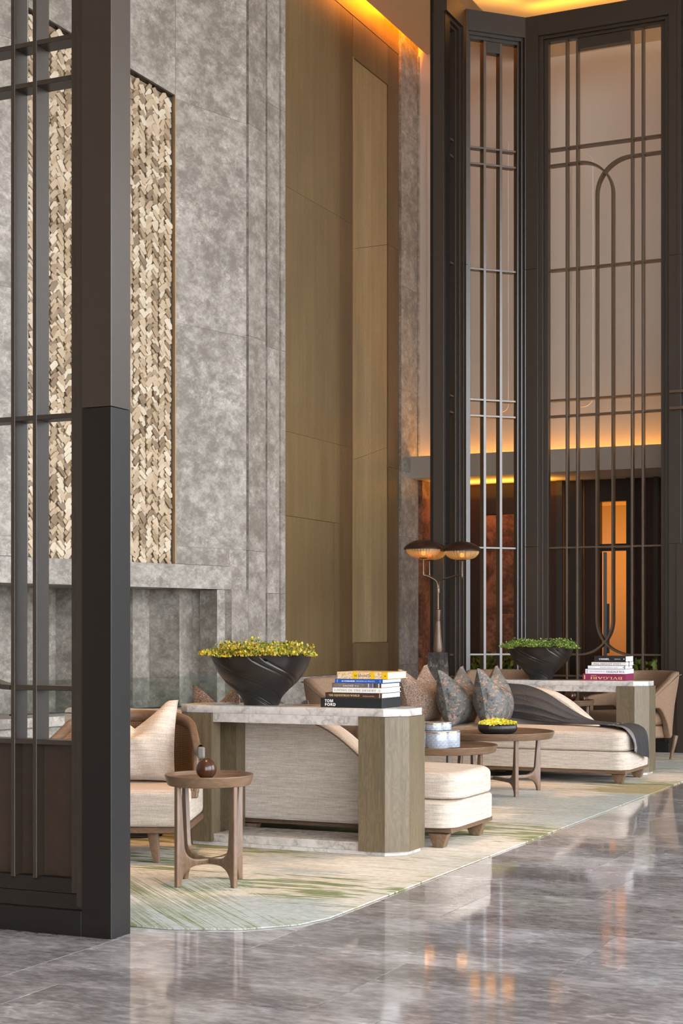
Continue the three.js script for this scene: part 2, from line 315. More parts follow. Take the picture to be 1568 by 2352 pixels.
{ // split-face mosaic: overlapping stone chips set in a herringbone
  const t = thing('stone_mosaic', 'tall herringbone mosaic of split beige stone chips above the fireplace mantel', 'wall mosaic', [-7.0, 0, -13.06], R(75.15));
  part('backing_board', prism([[-2.588, 1.816], [-0.953, 1.816], [-0.953, 5.98], [-2.588, 6.26]], -0.088, -0.05), std({ color: 0x8a7660, roughness: 0.9 }), t);
  const tones = [0xbda78a, 0xc8b69c, 0x9f8a6e, 0xb29c7f, 0xcfc1a9, 0x87725a, 0xbca68a].map((c) => std({ color: c, roughness: 0.6 }));
  const shapes = []; for (let k = 0; k < 8; k++) {
    const a = rr(0.046, 0.062), b = rr(0.025, 0.033), th = rr(0.006, 0.012);
    const q = [[-a * rr(0.8, 1), -b * rr(0.5, 1)], [a * rr(0.6, 0.9), -b * rr(0.7, 1)], [a, b * rr(-0.3, 0.5)], [a * rr(0.4, 0.7), b * rr(0.8, 1)], [-a * rr(0.5, 0.95), b * rr(0.6, 1)]];
    shapes.push(prism(q, -th, th, 0.002));
  }
  const pitch = 0.077, rowH = 0.047, cells = [];
  for (let c = 0; c * pitch < 1.66; c++) for (let r = 0; r < 110; r++) {
    const s = 0.958 + pitch * (c + 0.5), y = 1.835 + rowH * (r + (c % 2) * 0.5);
    if (s > 2.57 || y > 5.95 + 0.167 * (s - 0.93)) continue;
    cells.push({ s, y, c, d: s < 1.45 ? 0 : s > 2.08 && s < 2.45 ? 1 : 2, o: Math.abs(y - 3.3) });
  }
  cells.sort((p, q) => p.d + (p.o > 2.3 ? 1 : 0) - q.d - (q.o > 2.3 ? 1 : 0) || p.o - q.o);
  const mtx = new THREE.Matrix4(), rest = tones.map(() => []);
  cells.forEach((e, i) => {
    const a = (e.c % 2 ? 1 : -1) * R(52 + rr(-8, 8));
    const eu = new THREE.Euler(rr(-0.2, 0.2), rr(-0.22, 0.22), a), px = -e.s + rr(-0.004, 0.004), z = -0.036 + rr(-0.008, 0.01);
    const sh = shapes[(rnd() * 8) | 0], k = (rnd() * 7) | 0;
    if (i < 298) { const m = part('stone_chip', sh, tones[k], t, [px, e.y, z]); m.rotation.copy(eu); }
    else rest[k].push(sh.clone().applyMatrix4(mtx.compose(new V3(px, e.y, z), new THREE.Quaternion().setFromEuler(eu), new V3(1, 1, 1))));
  });
  const many = new THREE.Group(); // joined remainder: one part with its tones as slots
  const geo = mergeGeometries(rest.map(join), true);
  const m = part('stone_chips', geo, tones, t); m.userData.kind = 'stuff'; m.userData.label = 'the smaller, farther chips of the mosaic';
}
{ // hearth and its glass guard
  const h = thing('hearth_bench', 'low grey stone hearth slab along the foot of the fireplace wall', 'hearth', [-7.0, 0, -13.06], R(75.15));
  part('hearth_slab', bx(-3.9, -0.35, 0.47, 0.55, 0.04, 0.62, 0.006), M.stone, h);
  part('plinth', bx(-3.85, -0.4, 0, 0.469, 0.06, 0.58), M.stone, h);
  const gl = thing('fire_guard', 'clear glass fire guard standing on the hearth before the fireplace opening', 'fire screen', [-7.0, 0.55, -13.06], R(75.15));
  part('glass_pane', bx(-3.0, -0.45, 0.012, 0.27, 0.28, 0.29), M.glass, gl);
  part('rail', bx(-3.0, -0.45, 0, 0.012, 0.27, 0.3), M.black, gl);
}
// ---------------------------------------------------------------- stone strip, panelled wall, pilaster
{
  const g = structGroup('wall_left');
  const sl = (x0, x1, y0, y1, z0, z1, m = M.stone, name = 'stone_slab') => part(name, bx(x0, x1, y0 + 0.0015, y1 - 0.0015, z0 + 0.0015, z1 - 0.0015), m, g);
  for (const [a, b] of [[0, 1.97], [1.97, 3.99], [3.99, 5.98], [5.98, 8.1]]) sl(-7.05, -6.985, a, b, -13.415, -13.072);
  for (const [a, b] of [[0, 1.58], [1.58, 3.95], [3.95, 6.3], [6.3, 8.1]]) { sl(-7.05, -6.985, a, b, -13.70, -13.45); sl(-7.05, -6.965, a, b, -13.797, -13.70); }
  part('backing', bx(-7.3, -7.051, 0, 8.6, -13.797, -13.0), M.plasterGrey, g);
  // veneer panels
  const pn = (y0, y1, z0, z1, m = M.veneer, x1 = -7.0) => sl(x1 - 0.04, x1, y0, y1, z0, z1, m, 'veneer_panel');
  pn(0.756, 2.355, -15.0, -13.8, M.veneer, -7.008); pn(0.756, 2.355, -15.138, -15.0); pn(2.355, 3.186, -15.138, -13.8); pn(3.186, 5.6, -15.138, -13.8); pn(5.6, 7.85, -15.138, -13.8);
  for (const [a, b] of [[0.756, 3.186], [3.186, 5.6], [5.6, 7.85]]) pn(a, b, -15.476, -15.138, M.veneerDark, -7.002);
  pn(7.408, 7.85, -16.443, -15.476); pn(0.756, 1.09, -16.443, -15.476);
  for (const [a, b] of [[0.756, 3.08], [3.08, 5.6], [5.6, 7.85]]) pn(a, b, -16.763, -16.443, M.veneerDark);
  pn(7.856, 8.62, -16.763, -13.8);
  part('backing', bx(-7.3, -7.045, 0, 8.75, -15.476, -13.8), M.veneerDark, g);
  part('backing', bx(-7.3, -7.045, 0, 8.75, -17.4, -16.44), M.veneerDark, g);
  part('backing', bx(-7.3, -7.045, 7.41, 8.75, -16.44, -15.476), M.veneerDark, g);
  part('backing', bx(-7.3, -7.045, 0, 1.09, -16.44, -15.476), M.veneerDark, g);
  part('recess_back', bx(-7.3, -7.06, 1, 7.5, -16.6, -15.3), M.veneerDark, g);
  part('gold_trim', bx(-7.03, -6.992, 1.09, 7.408, -15.492, -15.474), M.gold, g);
  // pale boards set in the tall recess, their joints cut on a slant
  const zl = -15.493, zr = -16.441, yb = [[1.092, 1.092], [3.06, 3.30], [5.34, 5.60], [7.406, 7.406]];
  for (let k = 0; k < 3; k++) {
    const q = prism([[0, yb[k][0] + 0.002], [zl - zr, yb[k][1] + 0.002], [zl - zr, yb[k + 1][1] - 0.002], [0, yb[k + 1][0] - 0.002]], -0.03, 0);
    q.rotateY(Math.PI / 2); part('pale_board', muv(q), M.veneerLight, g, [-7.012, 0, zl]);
  }
  // stone skirting and pilaster
  for (const [a, b] of [[-15.3, -13.8], [-16.763, -15.3]]) sl(-7.05, -6.975, 0, 0.756, a, b);
  for (const [a, b] of [[0, 0.83], [0.83, 2.31], [2.31, 3.07], [3.07, 5.2], [5.2, 7.0], [7.0, 8.62]]) { sl(-7.05, -6.97, a, b, -17.25, -16.763); }
  part('pilaster_edge', bx(-7.05, -6.975, 0, 8.62, -17.3, -17.25), M.stone, g);
}
// ---------------------------------------------------------------- rear wall with its lit ledge, the passage under it
{
  const g = structGroup('wall_rear');
  part('wall_panel', bx(-6.87, 7.2, 3.02, 8.2, -17.5, -17.3), M.plaster, g);
  part('wall_panel', bx(-7.3, -6.87, 3.02, 8.6, -17.7, -17.301), M.plaster, g);
  const rp = (x0, x1, y0, y1) => { const r = Math.min(0.12, (x1 - x0) / 2.2), s = new THREE.Shape(); s.moveTo(x0 + r, y0); s.lineTo(x1 - r, y0); s.absarc(x1 - r, y0 + r, r, -Math.PI / 2, 0); s.lineTo(x1, y1 - r); s.absarc(x1 - r, y1 - r, r, 0, Math.PI / 2); s.lineTo(x0 + r, y1); s.absarc(x0 + r, y1 - r, r, Math.PI / 2, Math.PI); s.lineTo(x0, y0 + r); s.absarc(x0 + r, y0 + r, r, Math.PI, Math.PI * 1.5);
    part('raised_panel', muv(new THREE.ExtrudeGeometry(s, { depth: 0.006, bevelEnabled: true, bevelSize: 0.003, bevelThickness: 0.003, bevelSegments: 1, curveSegments: 8 })), M.plaster, g, [0, 0, -17.3]); };
  rp(-6.86, -6.70, 3.8, 7.35); rp(-6.02, -5.86, 3.75, 6.9); rp(-5.1, -4.86, 3.75, 6.6); rp(-3.98, -3.4, 3.75, 6.3);
  part('return_strip', bx(-6.98, -6.955, 3.26, 8.0, -17.3, -17.252), M.stone, g);
  part('ledge_fascia', bx(-7.0, 7.0, 3.0, 3.255, -17.07, -17.05), M.plasterGrey, g);
  part('ledge_floor', bx(-7.0, 7.0, 3.0, 3.03, -17.3, -17.07), M.plaster, g);
  part('passage_soffit', bx(-7.0, 7.2, 3.0, 3.1, -22, -17.3), M.plaster, g);
  part('bronze_cladding', bx(-1.59, 7.0, 0, 4.4, -15.85, -15.6), M.bronzeDark, g);
  // passage walls
  for (const [a, b] of [[0, 0.9], [0.9, 2.3], [2.3, 2.998]]) part('copper_stone', bx(-7.1, -6.93, a + 0.002, b - 0.002, -18.1, -17.31), M.copper, g);
  const dk = std({ color: 0x2a1a10, roughness: 0.3 }), mid = std({ map: T.oak, color: 0x9a6848, roughness: 0.35 }), post = M.bronze;
  part('dark_panel', bx(-6.95, -6.44, 0, 2.998, -18.3, -18.12), mid, g);
  for (const [a, b] of [[0, 1.42], [1.42, 2.62]]) part('copper_stone', bx(-6.42, -5.95, a + 0.002, b - 0.002, -18.2, -18.06), M.copper, g);
  part('dark_panel', bx(-6.44, -5.95, 2.63, 2.998, -18.2, -18.06), dk, g);
  part('dark_panel', bx(-5.95, -5.46, 0, 2.998, -18.2, -18.06), mid, g);
  part('bronze_post', bx(-5.50, -5.43, 0, 2.998, -18.06, -18.0), post, g);
  part('dark_panel', bx(-5.43, -5.22, 0, 2.998, -18.2, -18.1), dk, g);
  part('bronze_post', bx(-5.24, -5.19, 0, 2.998, -18.06, -18.0), post, g);
  part('dark_panel', bx(-5.19, -5.0, 0, 2.998, -18.2, -18.1), mid, g);
  part('dark_panel', bx(-5.0, -4.64, 2.74, 2.998, -18.2, -18.1), dk, g);
  part('door_transom', bx(-5.0, -4.64, 2.16, 2.24, -18.2, -18.08), M.black, g);
  part('bronze_post', bx(-4.66, -4.60, 0, 2.998, -18.12, -18.0), M.black, g);
  part('dark_panel', bx(-4.60, -4.30, 0, 2.998, -18.2, -18.1), mid, g);
  part('bronze_post', bx(-4.34, -4.29, 0, 2.998, -18.06, -18.0), post, g);
  part('dark_panel', bx(-4.29, 7.2, 0, 2.998, -18.2, -18.1), mid, g);
  // the lit room beyond the opening
  part('inner_wall', bx(-6.5, -3.0, 0, 2.998, -20.2, -20.05), M.plaster, g);
  part('inner_side', bx(-6.6, -6.45, 0, 2.998, -20.2, -18.2), M.plaster, g);
  part('inner_side', bx(-3.15, -3.0, 0, 2.998, -20.2, -18.2), M.plaster, g);
  part('inner_drop', bx(-6.5, -3.0, 2.8, 2.998, -19.6, -19.45), M.plaster, g);
  const d = structGroup('door_1');
  part('door_leaf', bx(-0.02, 0.02, 0.01, 2.15, -0.5, 0), std({ map: T.oak, color: 0x6a4630, roughness: 0.35 }), d);
  part('door_handle', bx(0.02, 0.05, 0.95, 1.55, -0.45, -0.43, 0.004), M.black, d);
  d.position.set(-4.97, 0, -18.22); d.rotation.y = R(15);
}
// LED coves: glowing strips with area lights of the same size in front of them
{
  const strip = (x0, x1, y0, y1, z0, z1, label, loc) => { const t = thing('led_strip', label, 'light strip'); part('diffuser', bx(x0, x1, y0, y1, z0, z1), M.led, t); };
  strip(-6.9, -1.0, 3.035, 3.05, -17.2, -17.17, 'amber light strip hidden in the ledge below the rear wall');
  rectLight('ledge_light', AMBER, 66, 5.9, 0.03, [-3.95, 3.10, -17.245], [-3.95, 4.0, -17.32]);
  strip(-6.80, -6.76, 8.50, 8.52, -17.0, -13.95, 'amber light strip hidden in the ceiling slot along the veneer wall');
  rectLight('slot_light', new THREE.Color().setRGB(1, 0.29, 0.008), 150, 3.0, 0.1, [-6.78, 8.47, -15.45], [-7.0, 8.1, -15.45]);
  rectLight('passage_light', AMBER, 22, 1.4, 0.12, [-6.2, 2.8, -17.75], [-6.2, 3.0, -17.74]).visible = true;
  rectLight('room_light', new THREE.Color().setRGB(1, 0.36, 0.04), 19, 1.6, 0.3, [-4.8, 2.4, -18.6], [-4.8, 1.3, -20.1]);
}
// ---------------------------------------------------------------- lattice screens
// one leaf, drawn in its own frame: x from 0 to W (clear opening), front at z = 0, heights as in the room
const BARW = 0.02, BARD = 0.088, H1 = 6.206, H2 = 6.04, H3 = 4.956, H4 = 3.61, H5 = 3.445, H6 = 2.085, H7 = 0.985, H8 = 0.765, TOPH = 7.30;
function leafBars(t, W, opts = {}) {
  const bar = (x0, x1, y0, y1, dz = 0) => part('bar', bx(x0, x1, y0, y1, -BARD - dz, -dz, 0.0025), opts.mat ?? M.bronzeBar, t);
  const top = opts.top ?? TOPH, v = opts.v;
  for (const x of v) bar(x, x + (opts.bw ?? BARW), 0.2, top);
  const hz = (y, x0 = 0, x1 = W) => bar(x0, x1, y - BARW, y, 0.0015);
  for (const y of [H1, H3, H4, H5, H6, H8]) hz(y);
  if (opts.arch) {
    const c = W / 2, a = 0.083, h = opts.half;        // legs at c -+ a, arcs meet the rails at c +- h
    const rad = a + h, sec = [];
    for (const s of [-1, 1]) {                         // the leg on side s swings over to the far side
      const pts = [], n = 14;
      for (let i = 0; i <= n; i++) { const q = i / n * Math.PI / 2; pts.push([c + s * a - s * (rad - rad * Math.cos(q)), H2 - BARW / 2 - rad + rad * Math.sin(q)]); }
      pts.reverse();
      for (let i = 0; i <= n; i++) { const q = i / n * Math.PI / 2; pts.push([c + s * a - s * (rad - rad * Math.cos(q)), H7 - BARW / 2 + rad - rad * Math.sin(q)]); }
      // sweep the bar's section along the line
      const pos = [], idx = [], hw = BARW / 2;
      pts.forEach(([x, y], i) => { const p = pts[Math.max(0, i - 1)], q = pts[Math.min(pts.length - 1, i + 1)], l = Math.hypot(q[0] - p[0], q[1] - p[1]), nx = -(q[1] - p[1]) / l, ny = (q[0] - p[0]) / l; const zo = s > 0 ? 0.001 : 0; for (const [k, z] of [[1, -zo], [1, -BARD - zo], [-1, -BARD - zo], [-1, -zo]]) pos.push(x + nx * hw * k, y + ny * hw * k, z); });
      for (let i = 0; i < pts.length - 1; i++) for (let k = 0; k < 4; k++) { const A = i * 4 + k, B = i * 4 + (k + 1) % 4, C = A + 4, D = B + 4; idx.push(A, B, C, B, D, C); }
      const g = new THREE.BufferGeometry(); g.setAttribute('position', new THREE.Float32BufferAttribute(pos, 3)); g.setIndex(idx);
      const f = g.toNonIndexed(); f.computeVertexNormals();
      part('arched_bar', muv(toCreasedNormals(f, 0.6)), opts.mat ?? M.bronzeBar, t).material.side = THREE.DoubleSide;
    }
    hz(H2, 0, c - h); hz(H2, c + h, W); hz(H7, 0, c - h); hz(H7, c + h, W);
  } else { hz(H2); hz(H7); }
  // solid panel below, stepped frame all round
  part('kick_panel', bx(0, W, 0.2, H8 - 0.02, -0.075, -0.055), M.kick, t);
}
// a stepped frame of two mouldings (each s wide) round an opening W wide; wl, wr = width of the flat stile each side
function leafFrame(t, W, wl, wr, { H = 7.57, s = 0.047, d = 0.14 } = {}) {
  const st = (x0, x1, y0, y1, z0, z1) => part('frame', bx(x0, x1, y0, y1, z0, z1, 0.002), M.bronze, t);
  for (const [a, b] of [[0, H6], [H6 + 0.002, H3], [H3 + 0.002, H]]) { if (wl > 0) st(-2 * s - wl, -2 * s, a, b, 0.085 - d, 0.085); if (wr > 0) st(W + 2 * s, W + 2 * s + wr, a, b, 0.085 - d, 0.085); }
  for (const [k, z] of [[1, 0.052], [0, 0.018]]) {                  // outer step, inner step
    const o = s * (k + 1), i = s * k + 0.0015, y0 = k ? 0.1 : 0.155;
    part('moulding', bx(-o, -i, y0, TOPH + 0.03 + 0.03 * k, -0.06, z, 0.002), M.bronze, t);
    part('moulding', bx(W + i, W + o, y0, TOPH + 0.03 + 0.03 * k, -0.06, z, 0.002), M.bronze, t);
    part('moulding', bx(-i, W + i, TOPH + 0.03 * k, TOPH + 0.03 * (k + 1), -0.06, z, 0.002), M.bronze, t);
    const lo = prism([[-z - 0.001, y0], [-z + 0.03, y0 + 0.053], [0.06, y0 + 0.053], [0.06, y0]], -i, W + i); lo.rotateY(Math.PI / 2);
    part('moulding', muv(lo), M.bronzeDark, t);
  }
  st(-2 * s, W + 2 * s, TOPH + 0.06, H, 0.085 - d, 0.085);        // header
  part('base_board', bx(-2 * s, W + 2 * s, 0, 0.1, 0.085 - d, 0.085, 0.002), M.bronzeDark, t);
}
{ // the near screen, cut by the left edge of the picture
  const W = 1.169, t = thing('lattice_screen', 'dark bronze lattice screen with a broad end pier, standing nearest at the left edge', 'room divider', [-3.628 - W, 0, -5.30]);
  leafBars(t, W, { v: [0.178, 0.288, W - 0.308, W - 0.2], arch: true, half: 0.272, mat: M.bronze });
  leafFrame(t, W, 0.13, 0);
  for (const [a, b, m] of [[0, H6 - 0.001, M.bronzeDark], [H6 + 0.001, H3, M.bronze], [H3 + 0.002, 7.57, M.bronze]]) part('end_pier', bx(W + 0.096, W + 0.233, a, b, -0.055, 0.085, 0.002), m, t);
}
{ // the far bay: three leaves and an end pier fixed together
  const t = thing('bay_screen', 'tall folded bay of bronze lattice screens with interlaced arches at the back of the lounge', 'room divider');
  const leaf = (x, z, a) => { const g = new THREE.Group(); g.name = 'screen_leaf'; g.position.set(x, 0, z); g.rotation.y = a; t.add(g); return g; };
  const W = 1.169, m = leaf(-4.876, -15.70, 0);
  leafBars(m, W, { v: [0.176, 0.287, W - 0.312, W - 0.201], arch: true, half: 0.272 });
  leafFrame(m, W, 0.145, 0.08);
  part('centre_header', bx(0.307, W - 0.312, 7.19, TOPH, -0.09, 0.0, 0.002), M.bronze, m);
  const N = 0.53, b = leaf(-5.547 - 0.035, -15.218 - 0.035, R(45));
  leafBars(b, N, { v: [0.157, 0.341], bw: 0.03 });
  leafFrame(b, N, 0.022, 0.018, { s: 0.029 });
  part('centre_header', bx(0.187, 0.341, 7.19, TOPH, -0.09, 0.0, 0.002), M.bronze, b);
  const c = leaf(-5.606 - 0.06, -15.10 + 0.45, R(90));
  leafBars(c, 0.36, { v: [0.11, 0.22], bw: 0.03 });
  leafFrame(c, 0.36, 0, 0.02, { s: 0.029 });
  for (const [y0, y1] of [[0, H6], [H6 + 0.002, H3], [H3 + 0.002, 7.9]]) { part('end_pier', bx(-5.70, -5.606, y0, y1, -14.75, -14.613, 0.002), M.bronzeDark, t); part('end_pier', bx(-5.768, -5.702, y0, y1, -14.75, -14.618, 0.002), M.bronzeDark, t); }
  // broad pier at the right edge, two rails running on across it
  for (const [y0, y1] of [[0, H6], [H6 + 0.002, H3], [H3 + 0.002, 7.57]]) part('end_pier', bx(-3.532, -3.49, y0, y1, -15.75, -15.612, 0.002), M.bronze, t);
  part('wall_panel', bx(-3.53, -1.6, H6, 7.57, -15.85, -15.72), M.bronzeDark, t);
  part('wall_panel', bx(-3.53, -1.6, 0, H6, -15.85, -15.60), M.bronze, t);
  part('bar', bx(-3.6, -1.6, H4 - 0.03, H4, -15.72, -15.58, 0.0025), M.bronzeBar, t);
  part('bar', bx(-3.6, -1.6, H5 - 0.03, H5, -15.72, -15.58, 0.0025), M.bronzeBar, t);
  const s = thing('led_strip', 'amber light strip lying on top of the folded bay screen', 'light strip');
  part('diffuser', bx(-5.0, -3.5, 7.572, 7.582, -15.74, -15.71), M.led, s);
  const GOLD = new THREE.Color().setRGB(1, 0.46, 0.03);
  rectLight('bay_top_light', GOLD, 18, 1.9, 0.08, [-4.2, 7.59, -15.80], [-4.2, 7.75, -15.86]);
  rectLight('bay_top_light', GOLD, 16, 0.6, 0.08, [-5.36, 7.59, -15.42], [-5.44, 7.75, -15.50]);
}
// ---------------------------------------------------------------- consoles
function makeConsole(label, x, z) {
  const t = thing('console_table', label, 'console table', [x, 0, z]);
  // local: x = 0 at the right end, running to -1.345; z = 0 at the front, back to -0.41
  const D = 0.42, L = 1.405, c = 0.1;
  const oct = (a, b, z0, z1, cl, cr) => [[a + cl, z1], [b - cr, z1], [b, z1 - cr], [b, z0 + cr], [b - cr, z0], [a + cl, z0], [a, z0 + cl], [a, z1 - cl]];
  // right post: faces as separate oak boards with fine joints
  const boards = (p, nm) => p.forEach(([x0, z0, x1, z1, n]) => { const len = Math.hypot(x1 - x0, z1 - z0); for (let i = 0; i < n.length - 1; i++) { const a = n[i] * len, b = n[i + 1] * len; const m = part(nm, bx(a + 0.0002, b - 0.0002, 0.03, 0.749, -0.012, 0), M.oak, t, [x0, 0, z0]); m.rotation.y = -Math.atan2(z1 - z0, x1 - x0); } });
  part('post_core', plan(oct(-0.243, -0.012, -D + 0.012, -0.012, 0.002, 0.094), 0.03, 0.748), M.oak, t);
  boards([[-0.255, 0, -0.1, 0, [0, 0.3, 1]], [-0.1, 0, 0, -0.1, [0, 0.72, 1]], [0, -0.1, 0, -D + 0.1, [0, 1]]], 'oak_board');
  // left post: a hollow pier, front and rear boards joined at the outer end
  part('post_core', plan([[-L + 0.105, -0.012], [-1.163, -0.012], [-1.163, -0.1], [-L + 0.13, -0.1], [-L + 0.13, -0.3], [-1.16, -0.3], [-1.16, -D + 0.012], [-L + 0.105, -D + 0.012], [-L + 0.012, -D + 0.105], [-L + 0.012, -0.105]], 0.03, 0.748), M.oak, t);
  boards([[-L, -0.1, -L + 0.1, 0, [0, 1]], [-L + 0.1, 0, -1.163, 0, [0, 0.55, 1]]], 'oak_board');
  part('post_edge', bx(-1.162, -1.154, 0.03, 0.748, -0.1, 0), M.oak, t);
  // stone: thin top with chamfered corners, deep front beam between the posts, plinth
  part('stone_top', plan(oct(-L - 0.012, -0.013, -D + 0.01, -0.012, 0.1, 0.1), 0.7505, 0.791, 0.002), M.marble, t);
  part('stone_beam', bx(-1.153, -0.256, 0.7, 0.7503, -D + 0.03, -0.012, 0.002), M.marble, t);
  part('stone_plinth', plan(oct(-L + 0.03, -0.018, -D + 0.03, -0.02, 0.09, 0.09), 0.0085, 0.0295), M.marble, t);
  part('stone_plinth', bx(-1.153, -0.256, 0.0297, 0.074, -D + 0.04, -0.02, 0.002), M.marble, t);
  return t;
}
makeConsole('nearer oak and pale marble console, carrying the yellow-leaved planter and the taller book stack', -3.196, -7.70);
makeConsole('farther oak and pale marble console, behind the sofa with the grey throw', -3.186, -12.965);

// ---------------------------------------------------------------- sofas: open-ended daybeds with a back along one side that slopes down
function makeSofa(label, x, z, sz, D, near) {           // sz = 1 faces the camera, -1 faces away; local x from 0 (open end) to -L, z from the back outwards
  const t = thing('daybed_sofa', label, 'sofa', [x, 0, z]);
  const L = 2.55, Z = (a, b) => (sz > 0 ? [a, b] : [-b, -a]);
  const rp = (x0, x1, z0, z1, r, rl = r) => { const p = [], a = (cx, cz, rad, s) => { for (let i = 0; i <= 8; i++) { const q = s + i / 8 * Math.PI / 2; p.push([cx + rad * Math.cos(q), cz + rad * Math.sin(q)]); } }; a(x1 - r, z1 - r, r, 0); a(x0 + rl, z1 - rl, rl, Math.PI / 2); a(x0 + rl, z0 + rl, rl, Math.PI); a(x1 - r, z0 + r, r, Math.PI * 1.5); return p; };
  const slab = (x0, x1, z0, z1, y0, y1, r, soft, crown) => {           // upholstered block with soft edges
    const pl = rp(x0, x1, z0, z1, r), n = pl.length, rings = [];
    const cx = (x0 + x1) / 2, cz = (z0 + z1) / 2;
    const inset = (d) => pl.map(([a, b]) => [a - Math.sign(a - cx) * Math.min(d, Math.abs(a - cx)), b - Math.sign(b - cz) * Math.min(d, Math.abs(b - cz))]);
    const add = (d, y) => rings.push(inset(d).map(([a, b]) => [a, y, b]));
    for (let i = 0; i <= 4; i++) { const q = i / 4 * Math.PI / 2; add(soft * 0.5 * (1 - Math.sin(q)), y0 + soft * 0.5 * (1 - Math.cos(q))); }
    for (let i = 0; i <= 6; i++) { const q = i / 6 * Math.PI / 2; add(soft * (1 - Math.cos(q)), y1 - soft * (1 - Math.sin(q))); }
    for (let i = 1; i <= 5; i++) { const k = i / 5; add(soft + k * ((z1 - z0) / 2 - soft), y1 + crown * Math.sin(k * Math.PI / 2)); }
    const pos = [], idx = []; rings.forEach((rg) => rg.forEach((p) => pos.push(...p)));
    for (let j = 0; j < rings.length - 1; j++) for (let i = 0; i < n; i++) { const a = j * n + i, b = j * n + (i + 1) % n, c = a + n, d = b + n; idx.push(a, c, b, b, c, d); }
    let g = new THREE.BufferGeometry(); g.setAttribute('position', new THREE.Float32BufferAttribute(pos, 3)); g.setIndex(idx); g.computeVertexNormals(); return muv(g);
  };
  const [b0, b1] = Z(near - 0.05, D), [f0, f1] = Z(0.05, D - 0.02);
  part('wood_frame', bx(-L + 0.02, -0.02, 0.088, 0.116, f0, f1, 0.004, { swap: true }), M.walnut, t);
  part('base_cushion', slab(-L, 0, b0, b1, 0.116, 0.262, 0.11, 0.018, 0), M.linen, t);
  part('seat_cushion', slab(-L, -0.005, b0 + (sz > 0 ? 0.1 : 0), b1 - (sz > 0 ? 0 : 0.1), 0.264, 0.418, 0.12, 0.045, 0.022), M.linen, t);
  // legs: square tapered, splayed
  for (const lx of [-0.095, -1.28, -L + 0.095]) for (const lz of [D - 0.105, near]) {
    const q = prism([[-0.055, 0.088], [0.055, 0.088], [0.03, 0.0], [-0.028, 0.0]], -0.032, 0.032, 0.003);
    part('leg', q, M.walnut, t, [lx, 0.008, sz * lz]);
  }
  t.children.filter((c) => c.name === 'leg').forEach((c) => { c.scale.y = 0.86; });
  // the back: constant height, then an S-curve down to the seat near the open end
  const prof = [[-L, 0.735], [-1.2, 0.738], [-1.06, 0.738], [-0.93, 0.728], [-0.81, 0.698], [-0.70, 0.64], [-0.60, 0.565], [-0.50, 0.48], [-0.43, 0.41], [-0.40, 0.30]];
  const cv = new THREE.CatmullRomCurve3(prof.map(([a, b]) => new V3(a, b, 0)), false, 'centripetal').getPoints(48), th = 0.17, rs = 0.055;
  const sec = [];                                                      // section across the back: (dz, dy) with rounded top
  for (let i = 0; i <= 6; i++) { const q = i / 6 * Math.PI / 2; sec.push([rs * (1 - Math.cos(q)) , -rs * 0.55 * (1 - Math.sin(q))]); }
  for (let i = 0; i <= 6; i++) { const q = Math.PI / 2 - i / 6 * Math.PI / 2; sec.push([th - rs * (1 - Math.cos(q)), -rs * 0.55 * (1 - Math.sin(q))]); }
  const pos = [], idx = [], m = sec.length + 2;
  cv.forEach((p, i) => {
    const lean = (y) => clamp((0.74 - y) / 0.4) * 0.02;
    const pts = [[0, 0.13 - p.y], ...sec, [th + 0.03, Math.min(-0.02, 0.38 - p.y)]];
    pts.forEach(([dz, dy]) => pos.push(p.x, p.y + dy, sz * (0.0 + dz)));
  });
  for (let i = 0; i < cv.length - 1; i++) for (let k = 0; k < m - 1; k++) { const a = i * m + k, b = a + 1, c = a + m, d = c + 1; if (sz > 0) idx.push(a, b, c, b, d, c); else idx.push(a, c, b, b, c, d); }
  let g = new THREE.BufferGeometry(); g.setAttribute('position', new THREE.Float32BufferAttribute(pos, 3)); g.setIndex(idx); g.computeVertexNormals();
  part('backrest', muv(g), M.linen, t).material.side = THREE.DoubleSide;
  part('piping', tube(cv.filter((_, i) => i % 2 === 0 && i < 46).map((p) => [p.x, p.y - 0.03, sz * 0.001]), 0.0045, 60, 6), M.piping, t);
  return t;
}
makeSofa('cream linen daybed sofa seen from behind through the nearer console', -3.075, -8.12, -1, 0.75, 0.06);
makeSofa('cream linen daybed sofa facing the camera, draped with the grey throw', -3.13, -12.95, 1, 0.82, 0.12);

// ---------------------------------------------------------------- cushions
function cushionGeo(w, h, d, chop = 0.1, sharp = 1) {
  const N = 28, f = (sgn) => (u, v) => {
    const a = u * 2 - 1, b = v * 2 - 1;
    let x = a * w / 2 * (1 - 0.06 * (1 - b * b) * 1.0) , y = b * h / 2 * (1 - 0.05 * (1 - a * a));
    const e = Math.pow(Math.max(0, 1 - Math.pow(Math.abs(a), 2.6)), 0.62) * Math.pow(Math.max(0, 1 - Math.pow(Math.abs(b), 2.6)), 0.62);
    let z = sgn * d / 2 * e * (1 - 0.35 * b * (b > 0 ? 1 : 0.1));
    const k = Math.exp(-Math.pow(a / 0.4, 2)) * smooth(0.0, 1, b), kk = Math.max(0, 1 - Math.abs(a) / 0.75) * smooth(-0.2, 1, b);
    y -= chop * Math.pow(kk, 0.9) * 1.0; z *= 1 - 0.45 * k;
    z += sgn * 0.006 * Math.sin(a * 9 + b * 5) * e;
    return [x, y + h / 2, z];
  };
  const A = surf(f(1), N, N), B = surf((u, v) => f(-1)(1 - u, v), N, N);
  return join([A, B]);
}
